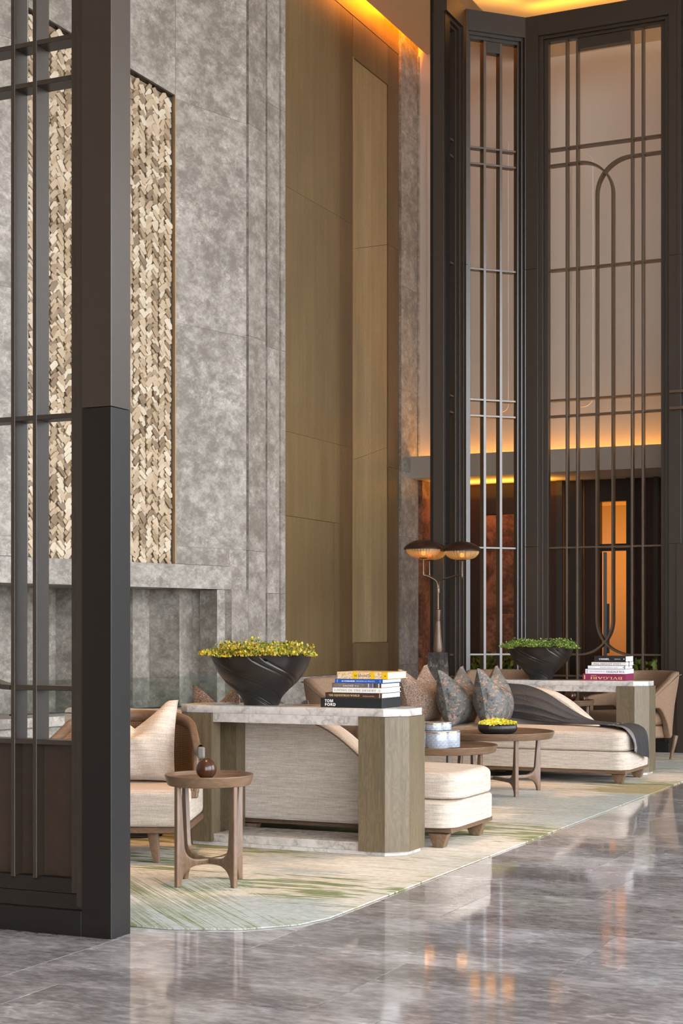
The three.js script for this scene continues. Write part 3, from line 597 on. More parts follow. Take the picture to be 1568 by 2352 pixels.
function cushion(label, mat, w, h, d, chop, pos, turn, tilt, roll = 0, group) {
  const t = thing('cushion', label, 'cushion', pos, 0, group);
  t.rotation.set(tilt, turn, roll, 'YXZ');
  part('cover', cushionGeo(w, h, d, chop), mat, t);
  const e = []; for (let i = 0; i <= 20; i++) { const b = i / 10 - 1; e.push([w / 2 * (1 - 0.06 * (1 - b * b)), (b * h / 2) * 1 + h / 2, 0]); }
  part('seam', tube(e, 0.003, 24, 5), mat, t);
  return t;
}
cushion('woven beige-brown tweed cushion, leftmost of the row on the far sofa', M.tweed, 0.48, 0.50, 0.30, 0.11, [-4.93, 0.425, -12.42], R(80), R(-14), R(4));
cushion('grey cushion with pink blossom flecks standing in the middle of the far sofa row', M.blossom, 0.48, 0.49, 0.30, 0.1, [-4.60, 0.425, -12.40], R(84), R(-12), R(3));
cushion('grey blossom-flecked cushion against the charcoal throw, rightmost on the far sofa', M.blossom, 0.47, 0.50, 0.30, 0.11, [-4.29, 0.425, -12.40], R(88), R(-10), R(2));
cushion('small tweed cushion peeping over the near console, left of the planter', M.tweed, 0.42, 0.46, 0.2, 0.1, [-4.63, 0.425, -8.36], R(-20), R(10));
cushion('grey blossom cushion half hidden behind the left side of the near planter', M.blossom, 0.42, 0.43, 0.2, 0.1, [-4.40, 0.425, -8.40], R(-28), R(12));
cushion('grey blossom cushion with a copper sheen, just right of the near planter foot', M.blossom, 0.42, 0.40, 0.2, 0.06, [-4.10, 0.425, -8.40], R(-35), R(16));

// ---------------------------------------------------------------- throw over the far sofa
{
  const t = thing('throw_blanket', 'charcoal wool throw with paler blocks trailing over the far sofa end', 'blanket');
  // rows: upper edge and lower edge of the cloth from the cushions to the hanging end
  const U = [[-4.34, 0.752, -12.80], [-4.18, 0.745, -12.785], [-4.06, 0.715, -12.77], [-3.95, 0.665, -12.755], [-3.84, 0.60, -12.74], [-3.72, 0.53, -12.73], [-3.58, 0.47, -12.71], [-3.42, 0.455, -12.69], [-3.28, 0.452, -12.68], [-3.17, 0.438, -12.66], [-3.118, 0.40, -12.65], [-3.105, 0.30, -12.655], [-3.10, 0.17, -12.66]];
  const Lo = [[-4.34, 0.48, -12.66], [-4.20, 0.47, -12.62], [-4.06, 0.46, -12.55], [-3.95, 0.455, -12.50], [-3.83, 0.45, -12.47], [-3.72, 0.45, -12.45], [-3.60, 0.45, -12.43], [-3.48, 0.45, -12.40], [-3.34, 0.448, -12.34], [-3.21, 0.437, -12.26], [-3.145, 0.40, -12.20], [-3.118, 0.33, -12.19], [-3.112, 0.262, -12.19]];
  const cu = new THREE.CatmullRomCurve3(U.map((p) => new V3(...p))), cl = new THREE.CatmullRomCurve3(Lo.map((p) => new V3(...p)));
  const f = (u, v) => {
    const a = cu.getPoint(u), b = cl.getPoint(u), p = a.clone().lerp(b, v);
    const bow = Math.sin(v * Math.PI);
    const hang = smooth(0.80, 0.92, u), sh = (q) => { const s = Math.sin(q); return 1 - 2 * Math.pow(Math.abs(s), 0.6); }, fold = sh(v * 12.5 + u * 1.5 + Math.sin(u * 5) * 0.5) * 0.6 + sh(v * 7.3 - u * 2 + 1) * 0.3;
    const back = 1 - smooth(0.38, 0.52, u);
    p.y += (1 - hang) * (0.006 + 0.011 * fold * (1 - 0.55 * smooth(0.5, 0.75, u)) + back * bow * -0.03);
    p.z += back * (bow * 0.06 + 0.02 * fold);
    p.x += hang * (0.014 + 0.02 * fold + 0.012);
    return [p.x, p.y + 0.008, p.z];
  };
  const col = (i0, i1, m, nm, l) => { const q = part(nm, surf((u, v) => f(lerp(i0, i1, u), v), Math.max(4, Math.round((i1 - i0) * 120)), 60), m, t); if (l) q.userData.label = l; return q; };
  const pale = std({ map: T.throwCloth, color: 0xffffff, roughness: 1, side: THREE.DoubleSide }); pale.color.setRGB(3.4, 3.45, 3.5);
  const dark = std({ map: T.throwCloth, color: 0xcfcfd2, roughness: 1, side: THREE.DoubleSide });
  col(0, 0.66, M.throwCloth, 'cloth');
  col(0.66, 0.675, pale, 'stripe', 'narrow pale stripe across the throw');
  part('cloth', surf((u, v) => f(lerp(0.675, 1, u), lerp(0, 0.76, v)), 44, 48), dark, t);
  part('stripe', surf((u, v) => f(lerp(0.675, 1, u), lerp(0.76, 0.985, v)), 44, 16), pale, t).userData.label = 'pale grey border block of the throw';
  part('stitched_edge', surf((u, v) => f(lerp(0.675, 1, u), lerp(0.985, 1, v)), 44, 3), dark, t);
}

// ---------------------------------------------------------------- tray-topped side and coffee tables on four joined legs
function trayTable(name, label, cat, x, z, turn, r, h, legR, thick = 1) {
  const t = thing(name, label, cat, [x, 0.008, z], turn); h -= 0.008;
  part('tray_top', lathe([[0, h - 0.022], [r - 0.022, h - 0.022], [r - 0.014, h - 0.018], [r - 0.010, h - 0.002], [r - 0.006, h], [r - 0.001, h - 0.001], [r, h - 0.006], [r - 0.014, h - 0.048], [r - 0.02, h - 0.052], [0, h - 0.052]], 72, { swap: true }), M.walnut, t);
  // one leg with its arm to the centre, as a flat outline with soft fillets, pulled to thickness and rounded
  const w = 0.013 * thick, s = new THREE.Shape(), hy = 0.105, R0 = legR, top = h - 0.05;
  s.moveTo(0, hy + 0.014); s.lineTo(R0 - 0.13, hy + 0.017); s.quadraticCurveTo(R0 - 0.052, hy + 0.022, R0 - 0.046, hy + 0.085); s.lineTo(R0 - 0.026, top); s.lineTo(R0, top); s.lineTo(R0, 0); s.lineTo(R0 - 0.027, 0); s.quadraticCurveTo(R0 - 0.032, hy - 0.022, R0 - 0.12, hy - 0.012); s.lineTo(0, hy - 0.012); s.lineTo(0, hy + 0.014);
  const g = muv(toCreasedNormals(new THREE.ExtrudeGeometry(s, { depth: w * 2 - 0.012, bevelEnabled: true, bevelSize: 0.006, bevelThickness: 0.006, bevelOffset: -0.006, bevelSegments: 3, curveSegments: 14 }).translate(0, 0, -w + 0.006), 0.7));
  for (let k = 0; k < 4; k++) part('leg', g, M.walnut, t, [0, 0, 0], [0, k * Math.PI / 2, 0]);
  return t;
}
trayTable('side_table', 'round walnut side table nearest the camera with one brown ball on its tray', 'side table', -3.713, -6.55, R(-22), 0.2115, 0.528, 0.2);
trayTable('coffee_table', 'taller round walnut coffee table holding the yellow flower dish', 'coffee table', -3.90, -11.18, R(-45), 0.45, 0.468, 0.385, 1.15);
trayTable('coffee_table', 'lower round walnut coffee table holding the shell-inlaid boxes', 'coffee table', -4.03, -10.36, R(-8), 0.42, 0.415, 0.35, 1.1);
trayTable('side_table', 'round walnut side table between the tub chairs behind the far console', 'side table', -4.26, -14.11, R(20), 0.3, 0.58, 0.25);

function ball(label, x, y, z, r, dents) {
  const t = thing('ornament_ball', label, 'ornament', [x, y, z]);
  part('body', surf((u, v) => { const th = u * Math.PI * 2, ph = v * Math.PI, q = r * (1 + (dents ? 0.05 * Math.cos(th * 6) * Math.sin(ph) : 0)), k = 1 + (dents ? -0.12 : 0.10) * Math.exp(-Math.pow(ph / 0.5, 2)); return [q * Math.sin(ph) * Math.cos(th), r + q * Math.cos(ph) * -1 * -k + (dents ? 0 : 0), -q * Math.sin(ph) * Math.sin(th)]; }, 48, 28, true), M.ballWood, t);
  for (let k = 0; k < 4; k++) { const p = []; for (let i = 1; i < 16; i++) { const ph = i / 16 * Math.PI, a = k * Math.PI / 2 + 0.5; p.push([r * 1.004 * Math.sin(ph) * Math.cos(a), r + r * 1.004 * Math.cos(ph) * (1 + (dents ? -0.12 : 0.10) * Math.exp(-Math.pow(ph / 0.5, 2))), r * 1.004 * Math.sin(ph) * Math.sin(a)]); } part('seam', tube(p, 0.0012, 20, 5), M.ballSeam, t); }
  return t;
}
ball('polished brown ball with dark seams on the nearest side table', -3.70, 0.506, -6.50, 0.049, false);
ball('larger polished brown ball, left on the table behind the far sofa', -4.16, 0.558, -14.05, 0.055, true);
ball('smaller ribbed brown ball, right on the table behind the far sofa', -4.03, 0.558, -14.02, 0.036, true);
// ---------------------------------------------------------------- the cane-backed lounge chair at the left
{
  const t = thing('lounge_chair', 'low lounge chair with curved wooden cane back and cream seat beside the near screen', 'armchair', [-4.587, 0.0085, -7.201], R(22));
  const softBox = (w, h, d, r) => muv(new RoundedBoxGeometry(w, h, d, 5, r));
  part('seat_cushion', tx(softBox(0.74, 0.195, 0.68, 0.035), 0, 0.285, 0.02), M.linen, t);
  part('wood_frame', bx(-0.36, 0.37, 0.158, 0.188, -0.32, 0.35, 0.006, { swap: true }), M.walnut, t);
  for (const [sx, sz] of [[1, 1], [-1, 1], [1, -1], [-1, -1]]) {
    const g = prism([[-0.028, 0.16], [0.028, 0.16], [0.014 + sx * 0.022, 0], [-0.018 + sx * 0.022, 0]], -0.02, 0.02, 0.003);
    part('leg', g, M.walnut, t, [sx * (sz > 0 ? 0.185 : 0.235), 0, sz * 0.27]);
  }
  // bent rail: from one arm end round the back to the other
  const half = [[0.43, 0.575, 0.24], [0.405, 0.582, 0.17], [0.385, 0.605, 0.08], [0.36, 0.645, -0.02], [0.325, 0.69, -0.13], [0.23, 0.718, -0.25], [0, 0.728, -0.33]];
  const rail = [...half, ...half.slice(0, -1).reverse().map(([a, b, c]) => [-a, b, c])];
  const cr = new THREE.CatmullRomCurve3(rail.map((p) => new V3(...p)), false, 'centripetal'), pts = cr.getPoints(72), pos = [], idx = [];
  pts.forEach((p, i) => { const q = pts[Math.min(i + 1, 72)], o = pts[Math.max(i - 1, 0)], tx_ = q.clone().sub(o).setY(0).normalize(), nx = -tx_.z, nz = tx_.x, hh = 0.034, ww = 0.02;
    for (let k = 0; k < 10; k++) { const a = k / 10 * Math.PI * 2; pos.push(p.x + nx * ww * Math.cos(a), p.y + hh * Math.sin(a), p.z + nz * ww * Math.cos(a)); } });
  for (let i = 0; i < 72; i++) for (let k = 0; k < 10; k++) { const a = i * 10 + k, b = i * 10 + (k + 1) % 10; idx.push(a, a + 10, b, b, a + 10, b + 10); }
  const g = new THREE.BufferGeometry(); g.setAttribute('position', new THREE.Float32BufferAttribute(pos, 3)); g.setIndex(idx); g.computeVertexNormals();
  part('back_rail', muv(g, { swap: true }), M.walnut, t).material.side = THREE.DoubleSide;
  part('cane_panel', surf((u, v) => { const p = cr.getPoint(lerp(0.14, 0.86, u)); return [p.x * 0.985, lerp(0.37, p.y - 0.02, v), p.z * 0.985]; }, 60, 6), std({ map: T.cane, roughness: 0.8, side: THREE.DoubleSide }), t);
  for (const s of [-1, 1]) {
    part('arm_post', muv(new RoundedBoxGeometry(0.03, 0.24, 0.045, 2, 0.01)), M.walnut, t, [s * 0.392, 0.465, 0.14]);
    part('post_foot', muv(new RoundedBoxGeometry(0.05, 0.04, 0.045, 2, 0.008)), M.walnut, t, [s * 0.378, 0.34, 0.14]);
    part('arm_cap', muv(new RoundedBoxGeometry(0.04, 0.062, 0.03, 3, 0.012)), std({ color: 0x6a655f, roughness: 0.5 }), t, [s * 0.434, 0.567, 0.246]);
  }
  cushion('plain cream linen cushion with a deep centre dip on the lounge chair', M.linen, 0.46, 0.45, 0.19, 0.15, [-4.595, 0.395, -7.268], R(22), R(-14), 0);
}
{
  const t = thing('pedestal_table', 'slim dark pedestal table with a flat black disc foot behind the lounge chair', 'side table', [-4.96, 0.008, -7.92]);
  part('disc_foot', lathe([[0, 0.012], [0.13, 0.012], [0.135, 0.008], [0.135, 0], [0, 0]], 48), M.black, t);
  part('pole', lathe([[0, 0.5], [0.011, 0.5], [0.011, 0.012], [0, 0.012]], 16), M.black, t);
  part('tabletop', lathe([[0, 0.512], [0.15, 0.512], [0.152, 0.506], [0.15, 0.5], [0, 0.5]], 48), M.black, t);
}
// ---------------------------------------------------------------- tub chairs
function tubChair(label, x, z, turn) {
  const t = thing('tub_chair', label, 'armchair', [x, 0.015, z], turn);
  // plan of the shell: angle a from -1 (right arm front) over 0 (back) to 1 (left arm front)
  const path = (a) => { const s = Math.sign(a), k = Math.abs(a); if (k < 0.55) { const q = k / 0.55 * Math.PI / 2 * 0.92; return [s * 0.33 * Math.pow(Math.sin(q), 0.8), -0.30 + 0.20 * (1 - Math.cos(q))]; } const f = (k - 0.55) / 0.45; return [s * lerp(0.327, 0.335, f), lerp(-0.123, 0.27, f)]; };
  const top = (a) => { const k = Math.abs(a); return k < 0.4 ? 0.825 - 0.012 * k : lerp(0.82, 0.60, smooth(0.4, 0.78, k)) - 0.015 * smooth(0.8, 1, k); };
  const bot = (a) => { const k = Math.abs(a); return lerp(0.20, 0.485, smooth(0.42, 0.66, k)); };
  const th = 0.075, N = 64, S = 20, pos = [], idx = [];
  for (let i = 0; i <= N; i++) {
    const a = i / N * 2 - 1, p = path(a), q = path(Math.min(1, a + 0.02)), o = path(Math.max(-1, a - 0.02)), l = Math.hypot(q[0] - o[0], q[1] - o[1]) || 1, nx = (q[1] - o[1]) / l, nz = -(q[0] - o[0]) / l;
    const y0 = bot(a), y1 = top(a), endk = smooth(0.9, 1, Math.abs(a)), cy = (y0 + y1) / 2, hy = (y1 - y0) / 2 * (1 - 0.25 * endk), ht = th / 2 * (1 - 0.35 * endk), lean = (y) => 0.10 * clamp((y - 0.4) / 0.45) * (1 - smooth(0.35, 0.7, Math.abs(a)));
    for (let k = 0; k < S; k++) { const w = k / S * Math.PI * 2, e = 0.35, c = Math.cos(w), s = Math.sin(w), dy = hy * Math.sign(s) * Math.pow(Math.abs(s), e), dn = ht * Math.sign(c) * Math.pow(Math.abs(c), e), y = cy + dy; pos.push(p[0] + nx * dn, y, p[1] + nz * dn - lean(y)); }
  }
  for (let i = 0; i < N; i++) for (let k = 0; k < S; k++) { const a = i * S + k, b = i * S + (k + 1) % S; idx.push(a, b, a + S, b, b + S, a + S); }
  for (const i of [0, N]) for (let k = 1; k < S - 1; k++) { const a = i * S; i ? idx.push(a, a + k, a + k + 1) : idx.push(a, a + k + 1, a + k); }
  const g = new THREE.BufferGeometry(); g.setAttribute('position', new THREE.Float32BufferAttribute(pos, 3)); g.setIndex(idx); g.computeVertexNormals();
  part('shell', muv(g), M.taupe, t).material.side = THREE.DoubleSide;
  const pip = []; for (let i = 2; i <= 62; i++) { const a = i / 32 - 1, p = path(a), y = top(a); pip.push([p[0] * 1.11, y - 0.03, (p[1]) * 1.0 - (1 - smooth(0.35, 0.7, Math.abs(a))) * (0.10 * clamp((y - 0.4) / 0.45) + 0.036)]); }
  part('piping', tube(pip, 0.004, 90, 5), M.piping, t);
  part('seat', tx(muv(new RoundedBoxGeometry(0.58, 0.13, 0.60, 4, 0.05)), 0, 0.385, 0.02), M.taupe, t);
  part('seat_base', tx(muv(new RoundedBoxGeometry(0.56, 0.12, 0.54, 3, 0.03)), 0, 0.26, -0.01), M.taupe, t);
  for (const s of [-1, 1]) part('arm_post', muv(new RoundedBoxGeometry(0.045, 0.34, 0.045, 2, 0.012)), M.walnut, t, [s * 0.328, 0.34, 0.225], [-0.05, 0, 0]);
  for (const [sx, sz] of [[1, 1], [-1, 1], [1, -1], [-1, -1]]) part('leg', lathe([[0, 0.23], [0.025, 0.23], [0.013, 0], [0, 0]], 14), M.walnut, t, [sx * 0.27, 0, sz * 0.25], [sz * 0.16, 0, -sx * 0.14]);
  return t;
}
tubChair('taupe tub chair seen between the near planter and the book stack', -5.13, -11.47, R(80));
tubChair('taupe tub chair whose rounded back shows left of the far planter', -5.02, -14.40, R(8));
tubChair('taupe tub chair in side view beyond the right end of the far console', -3.74, -14.62, R(-36));

// ---------------------------------------------------------------- books
function canvasTex(w, h, draw) { const c = document.createElement('canvas'); c.width = w; c.height = h; const x = c.getContext('2d'); draw(x, w, h); const t = new THREE.CanvasTexture(c); t.colorSpace = THREE.SRGBColorSpace; t.anisotropy = 8; return t; }
function text(x, s, px, cx, cy, fill, font = 'sans-serif', weight = '', width) { x.fillStyle = fill; x.font = `${weight} ${px}px ${font}`.trim(); x.textAlign = 'left'; x.textBaseline = 'middle'; const w = x.measureText(s).width; x.save(); x.translate(cx, cy); if (width) x.scale(width / w, 1); x.fillText(s, 0, 0); x.restore(); }
function book(label, x0, x1, y0, y1, z, d, cover, draw, { boxed = false, paper = M.paper, group, turn = 0 } = {}) {
  const t = thing('book', label, 'book', [(x0 + x1) / 2, y0, z], turn, group), w = x1 - x0, h = y1 - y0, c = std({ color: cover, roughness: 0.5 }), b = 0.003;
  if (boxed) part('slipcase', bx(-w / 2, w / 2, 0, h, -d, 0, 0.002), c, t);
  else {
    part('cover', join([bx(-w / 2, w / 2, 0, b, -d, 0), bx(-w / 2, w / 2, h - b, h, -d, 0), bx(-w / 2, w / 2, b, h - b, -b, 0)]), c, t);
    part('pages', bx(-w / 2 + 0.006, w / 2 - 0.005, b, h - b, -d + 0.006, -b), paper, t);
  }
  const W = 1024, H = Math.max(32, Math.round(1024 * h / w));
  part('spine_print', new THREE.PlaneGeometry(w, h), std({ map: canvasTex(W, H, (x, W, H) => { x.fillStyle = '#' + new THREE.Color(cover).getHexString(); x.fillRect(0, 0, W, H); draw(x, W, H); }), roughness: 0.5 }), t, [0, h / 2, 0.0005]);
  return t;
}
const nb = (l, a, b, y0, y1, c, f, o) => book(l, a, b, y0, y1, -7.80, 0.27, c, f, o);
nb('thick black boxed volume, bottom of the near book stack, white lettering', -3.721, -3.357, 0.7915, 0.843, 0x16191a, (x, W, H) => { text(x, 'TOM', H * 0.42, W * 0.065, H * 0.31, '#f4f4f2', 'sans-serif', 'bold', W * 0.145); text(x, 'FORD', H * 0.42, W * 0.065, H * 0.70, '#f4f4f2', 'sans-serif', 'bold', W * 0.185); }, { boxed: true });
nb('dark brown book with gold spine lettering, second from the bottom near', -3.693, -3.357, 0.8435, 0.873, 0x3a2420, (x, W, H) => { text(x, 'THE EQUESTRIAN WORLD', H * 0.5, W * 0.06, H * 0.5, '#d8bf86', 'serif', 'bold', W * 0.55); text(x, 'PETER CLOTTEN', H * 0.28, W * 0.67, H * 0.62, '#c9b07a', 'serif', 'bold', W * 0.2); x.fillStyle = '#c9b07a'; x.fillRect(W * 0.955, H * 0.12, W * 0.016, H * 0.74); });
nb('white book with a black serif title about desert living, near stack', -3.648, -3.358, 0.8735, 0.900, 0xe6e2d8, (x, W, H) => { text(x, 'LIVING IN THE DESERT', H * 0.56, W * 0.03, H * 0.54, '#2a2724', 'serif', '', W * 0.86); x.strokeStyle = '#6a655e'; x.lineWidth = 4; x.beginPath(); x.moveTo(W * 0.955, H * 0.35); x.lineTo(W * 0.975, H * 0.55); x.lineTo(W * 0.955, H * 0.75); x.lineTo(W * 0.935, H * 0.55); x.closePath(); x.stroke(); });
nb('grey-brown book with pale letters and a small colour photo strip', -3.653, -3.360, 0.9005, 0.9255, 0x5e534f, (x, W, H) => { for (let i = 0; i < 260; i++) { x.fillStyle = `rgba(${120 + rnd() * 60},${110 + rnd() * 50},${105 + rnd() * 50},0.16)`; x.fillRect(rnd() * W * 0.7, rnd() * H, 60, 10); } text(x, 'ANDRÉ FU', H * 0.5, W * 0.22, H * 0.6, '#ded8d2', 'sans-serif', '', W * 0.33); x.fillStyle = '#d9d5d0'; x.fillRect(W * 0.735, H * 0.08, W * 0.014, H * 0.84); for (const [a, c] of [[0.76, '#6d6b8c'], [0.79, '#3a4a9c'], [0.815, '#a08878'], [0.86, '#1f1d1c'], [0.91, '#3c4a34'], [0.94, '#d5cfc6'], [0.97, '#2a2522']]) { x.fillStyle = c; x.fillRect(W * a, H * 0.06, W * 0.022, H * 0.88); } });
nb('blue book with white architect drawing title, fifth of the near stack', -3.635, -3.352, 0.926, 0.9485, 0x1f4f9e, (x, W, H) => { text(x, 'LE CORBUSIER', H * 0.46, W * 0.14, H * 0.54, '#f4f6fa', 'sans-serif', 'bold', W * 0.28); text(x, 'DRAWING AS PROCESS', H * 0.44, W * 0.44, H * 0.54, '#cfd9ea', 'sans-serif', '', W * 0.4); x.save(); x.translate(W * 0.05, H * 0.85); x.rotate(-Math.PI / 2); text(x, 'Yale', H * 0.32, 0, 0, '#f4f6fa', 'serif'); x.restore(); x.save(); x.translate(W * 0.945, H * 0.85); x.rotate(-Math.PI / 2); text(x, 'Yale', H * 0.32, 0, 0, '#f4f6fa', 'serif'); x.restore(); });
nb('yellow book with a speckled patterned spine on top of the near stack', -3.622, -3.322, 0.949, 0.9865, 0xd8a860, (x, W, H) => { x.fillStyle = '#e6c9a0'; x.fillRect(0, 0, W, H); for (let i = 0; i < 900; i++) { x.fillStyle = ['#5a4638', '#8c6a4c', '#f1e2c8', '#c98a3c', '#3c302a'][(rnd() * 5) | 0]; x.fillRect(rnd() * W, rnd() * H, 3 + rnd() * 10, 3 + rnd() * 6); } for (const [a, b] of [[0.3, 0.1], [0.66, 0.08], [0.88, 0.12]]) { x.fillStyle = '#e2b400'; x.fillRect(W * a, 0, W * b, H); } text(x, 'SCIONNED', H * 0.42, W * 0.34, H * 0.56, '#3a2c20', 'serif', 'bold', W * 0.33); x.fillStyle = '#3a3010'; x.fillRect(W * 0.94, H * 0.5, W * 0.02, H * 0.14); });
const fb = (l, a, b, y0, y1, c, f, o) => book(l, a, b, y0, y1, -13.15, 0.27, c, f, o);
const upside = (x, W, H, fn) => { x.save(); x.translate(W, H); x.rotate(Math.PI); fn(); x.restore(); };
fb('crimson boxed volume with gold upside-down capitals, bottom of the far stack', -3.783, -3.408, 0.7915, 0.848, 0x7c1f48, (x, W, H) => { upside(x, W, H, () => { text(x, 'BVLGARI', H * 0.52, W * 0.07, H * 0.36, '#e3bd7c', 'serif', '', W * 0.76); text(x, 'ROMA', H * 0.16, W * 0.68, H * 0.74, '#e3bd7c', 'serif', 'bold', W * 0.13); x.fillStyle = '#e3bd7c'; x.fillRect(W * 0.945, H * 0.16, W * 0.02, H * 0.62); }); }, { boxed: true });
fb('white book with upside-down dark title, second in the far stack', -3.76, -3.408, 0.8485, 0.888, 0xdddce0, (x, W, H) => { x.fillStyle = '#2a2a30'; x.fillRect(W * 0.04, H * 0.06, W * 0.012, H * 0.86); upside(x, W, H, () => { text(x, 'VALENTINO', H * 0.6, W * 0.04, H * 0.44, '#24242a', 'serif', 'bold', W * 0.44); text(x, 'AT THE EMPEROR’S TABLE', H * 0.28, W * 0.52, H * 0.5, '#6c6a70', 'serif', '', W * 0.38); }); }, { boxed: true });
fb('white book with a thin dark frame and small black serif title, far stack', -3.741, -3.414, 0.8885, 0.92, 0x3a3c44, (x, W, H) => { x.fillStyle = '#e8e8ec'; x.fillRect(W * 0.01, H * 0.12, W * 0.97, H * 0.76); text(x, 'Robert Fairer', H * 0.28, W * 0.05, H * 0.5, '#55555c', 'serif', '', W * 0.14); text(x, 'Alexander McQueen Unseen', H * 0.42, W * 0.33, H * 0.52, '#3a3a40', 'serif', '', W * 0.48); x.fillStyle = '#2c2c32'; x.fillRect(W * 0.945, H * 0.36, W * 0.02, H * 0.28); });
fb('pale cream book with tall thin capitals, second from the top of the far stack', -3.706, -3.406, 0.9205, 0.9475, 0xd8d3cb, (x, W, H) => { text(x, 'ΛLL ΛBOUT YVES', H * 0.8, W * 0.06, H * 0.54, '#3a3634', 'sans-serif', '', W * 0.8); text(x, '✕', H * 0.5, W * 0.93, H * 0.52, '#222', 'sans-serif', 'bold', W * 0.03); });
{
  const t = fb('black book with white bold capitals on top of the far stack', -3.684, -3.408, 0.948, 1.0, 0x17181b, (x, W, H) => { text(x, 'CHANEL', H * 0.36, W * 0.155, H * 0.5, '#f2f2f2', 'sans-serif', 'bold', W * 0.33); text(x, 'CATWALK', H * 0.2, W * 0.64, H * 0.5, '#dadada', 'serif', 'bold', W * 0.19); x.fillStyle = '#e4e4e4'; x.beginPath(); x.arc(W * 0.945, H * 0.48, H * 0.085, 0, 7); x.fill(); });
  part('ribbon', tube([[0.115, 0.008, -0.1], [0.139, 0.006, -0.1], [0.143, -0.02, -0.09], [0.142, -0.045, -0.092]], 0.0025, 16, 6), M.black, t);
}
// ---------------------------------------------------------------- planters
const leafGeo = (() => { // a small folded leaf
  const g = new THREE.BufferGeometry(); const P = [[0, 0, 0], [0.5, 0.45, 0.16], [0, 0.5, 0], [-0.5, 0.45, 0.16], [0, 1, 0.05]];
  g.setAttribute('position', new THREE.Float32BufferAttribute([0, 1, 2, 0, 2, 3, 2, 1, 4, 3, 2, 4].flatMap((i) => P[i]), 3)); g.computeVertexNormals(); g.setAttribute('uv', new THREE.Float32BufferAttribute(new Float32Array(24), 2)); return g;
})();
const leafMat = (c) => phys({ color: c, roughness: 0.55, side: THREE.DoubleSide, transmission: 0.25, thickness: 0 });
function leaves(name, n, place, colors, parent, size) {
  const m = new THREE.InstancedMesh(leafGeo, leafMat(0xffffff), n), d = new THREE.Object3D(), c = new THREE.Color();
  for (let i = 0; i < n; i++) { const [x, y, z] = place(i); d.position.set(x, y, z); d.rotation.set(rr(-1.6, 0.6), rr(0, 6.28), rr(-0.6, 0.6)); const s = size * rr(0.65, 1.25); d.scale.set(s, s, s); d.updateMatrix(); m.setMatrixAt(i, d.matrix); c.set(colors[(rnd() * colors.length) | 0]).multiplyScalar(rr(0.8, 1.15)); m.setColorAt(i, c); }
  m.name = name; m.castShadow = m.receiveShadow = true; m.userData.kind = 'stuff'; parent.add(m); return m;
}
const bowlProfile = [[0.10, 0], [0.103, 0.012], [0.118, 0.045], [0.155, 0.085], [0.208, 0.135], [0.246, 0.185], [0.266, 0.225], [0.280, 0.262], [0.292, 0.285]];
function planter(label, x, z, colors, turn, n) {
  const t = thing('bowl_planter', label, 'planter', [x, 0.7915, z], turn);
  const cv = new THREE.CatmullRomCurve3(bowlProfile.map(([a, b]) => new V3(a, b, 0))).getPoints(60);
  const groove = (th, h) => { let g = 0; for (const [a0, w, k] of [[0.0, 0.035, 1], [0.16, 0.03, 0.8], [0.30, 0.03, 1], [0.43, 0.028, 0.9], [0.55, 0.03, 0.7], [1.5, 0.04, 1], [1.75, 0.035, 0.7], [2.7, 0.05, 0.8], [2.9, 0.04, 1], [3.9, 0.04, 1], [4.1, 0.03, 0.8], [4.25, 0.03, 0.8], [5.2, 0.05, 1]]) { let d = th + 3.1 * Math.pow(Math.max(0, 1 - h), 1.5) - a0; d = Math.atan2(Math.sin(d), Math.cos(d)); g += k * Math.exp(-(d * d) / (w * w)); } return g; };
  const rim = (th) => 1 + 0.012 * Math.sin(th * 2 + 1) + 0.01 * Math.sin(th * 3);
  part('bowl', surf((u, v) => { const th = u * Math.PI * 2, p = cv[Math.round(v * 60)], h = p.y / 0.285, r = p.x * (1 + (rim(th) - 1) * h) - 0.008 * groove(th, h) * (0.4 + 0.6 * smooth(0, 0.3, h)); return [r * Math.cos(th), p.y + h * h * 0.006 * Math.sin(th * 2 + 0.6), r * Math.sin(th)]; }, 420, 60, true), M.bowl, t);
  part('bowl_inside', lathe([[0.287, 0.284], [0.276, 0.27], [0.268, 0.25], [0, 0.24]], 48), M.bowl, t);
  part('soil', lathe([[0, 0.268], [0.15, 0.266], [0.272, 0.256]], 32), M.soil, t);
  const clumps = []; for (let i = 0; i < 46; i++) { const a = rr(0, 6.28), q = 0.27 * Math.sqrt(rnd()); clumps.push([q * Math.cos(a), 0.285 + rr(0.02, 0.062) * (rnd() < 0.15 ? 1.5 : 1), q * Math.sin(a)]); }
  for (let i = 0; i < 20; i++) { const a = rr(0, 6.28); clumps.push([rr(0.27, 0.33) * Math.cos(a), rr(0.268, 0.31), rr(0.27, 0.33) * Math.sin(a)]); }
  const stems = clumps.slice(0, 40).map(([a, b, c]) => tube([[a * 0.7, 0.26, c * 0.7], [a * 0.9, (b + 0.27) / 2, c * 0.9], [a, b + 0.01, c]], 0.0014, 5, 4));
  part('stems', join(stems), std({ color: 0x6b6a2c, roughness: 0.8 }), t).userData.kind = 'stuff';
  leaves('foliage', n, () => { const c = clumps[(rnd() * clumps.length) | 0], k = Math.sqrt(rnd()); return [c[0] + rr(-0.045, 0.045), 0.272 + (c[1] - 0.272) * rr(0.2, 1.12), c[2] + rr(-0.045, 0.045)]; }, colors, t, 0.0155);
  return t;
}
planter('black carved bowl planter with yellow-green creeping leaves on the near console', -4.15, -7.92, ['#cdb820', '#bfae22', '#aaa626', '#dcc63c', '#86922a', '#5f7a26', '#c09c1c', '#3f5a1c'], 0.4, 4600);
planter('black carved bowl planter with bright green creeping leaves on the far console', -4.17, -13.18, ['#6a8a2c', '#7c9a38', '#547a28', '#8aa03c', '#44682a', '#94a848'], 0.7, 4600);
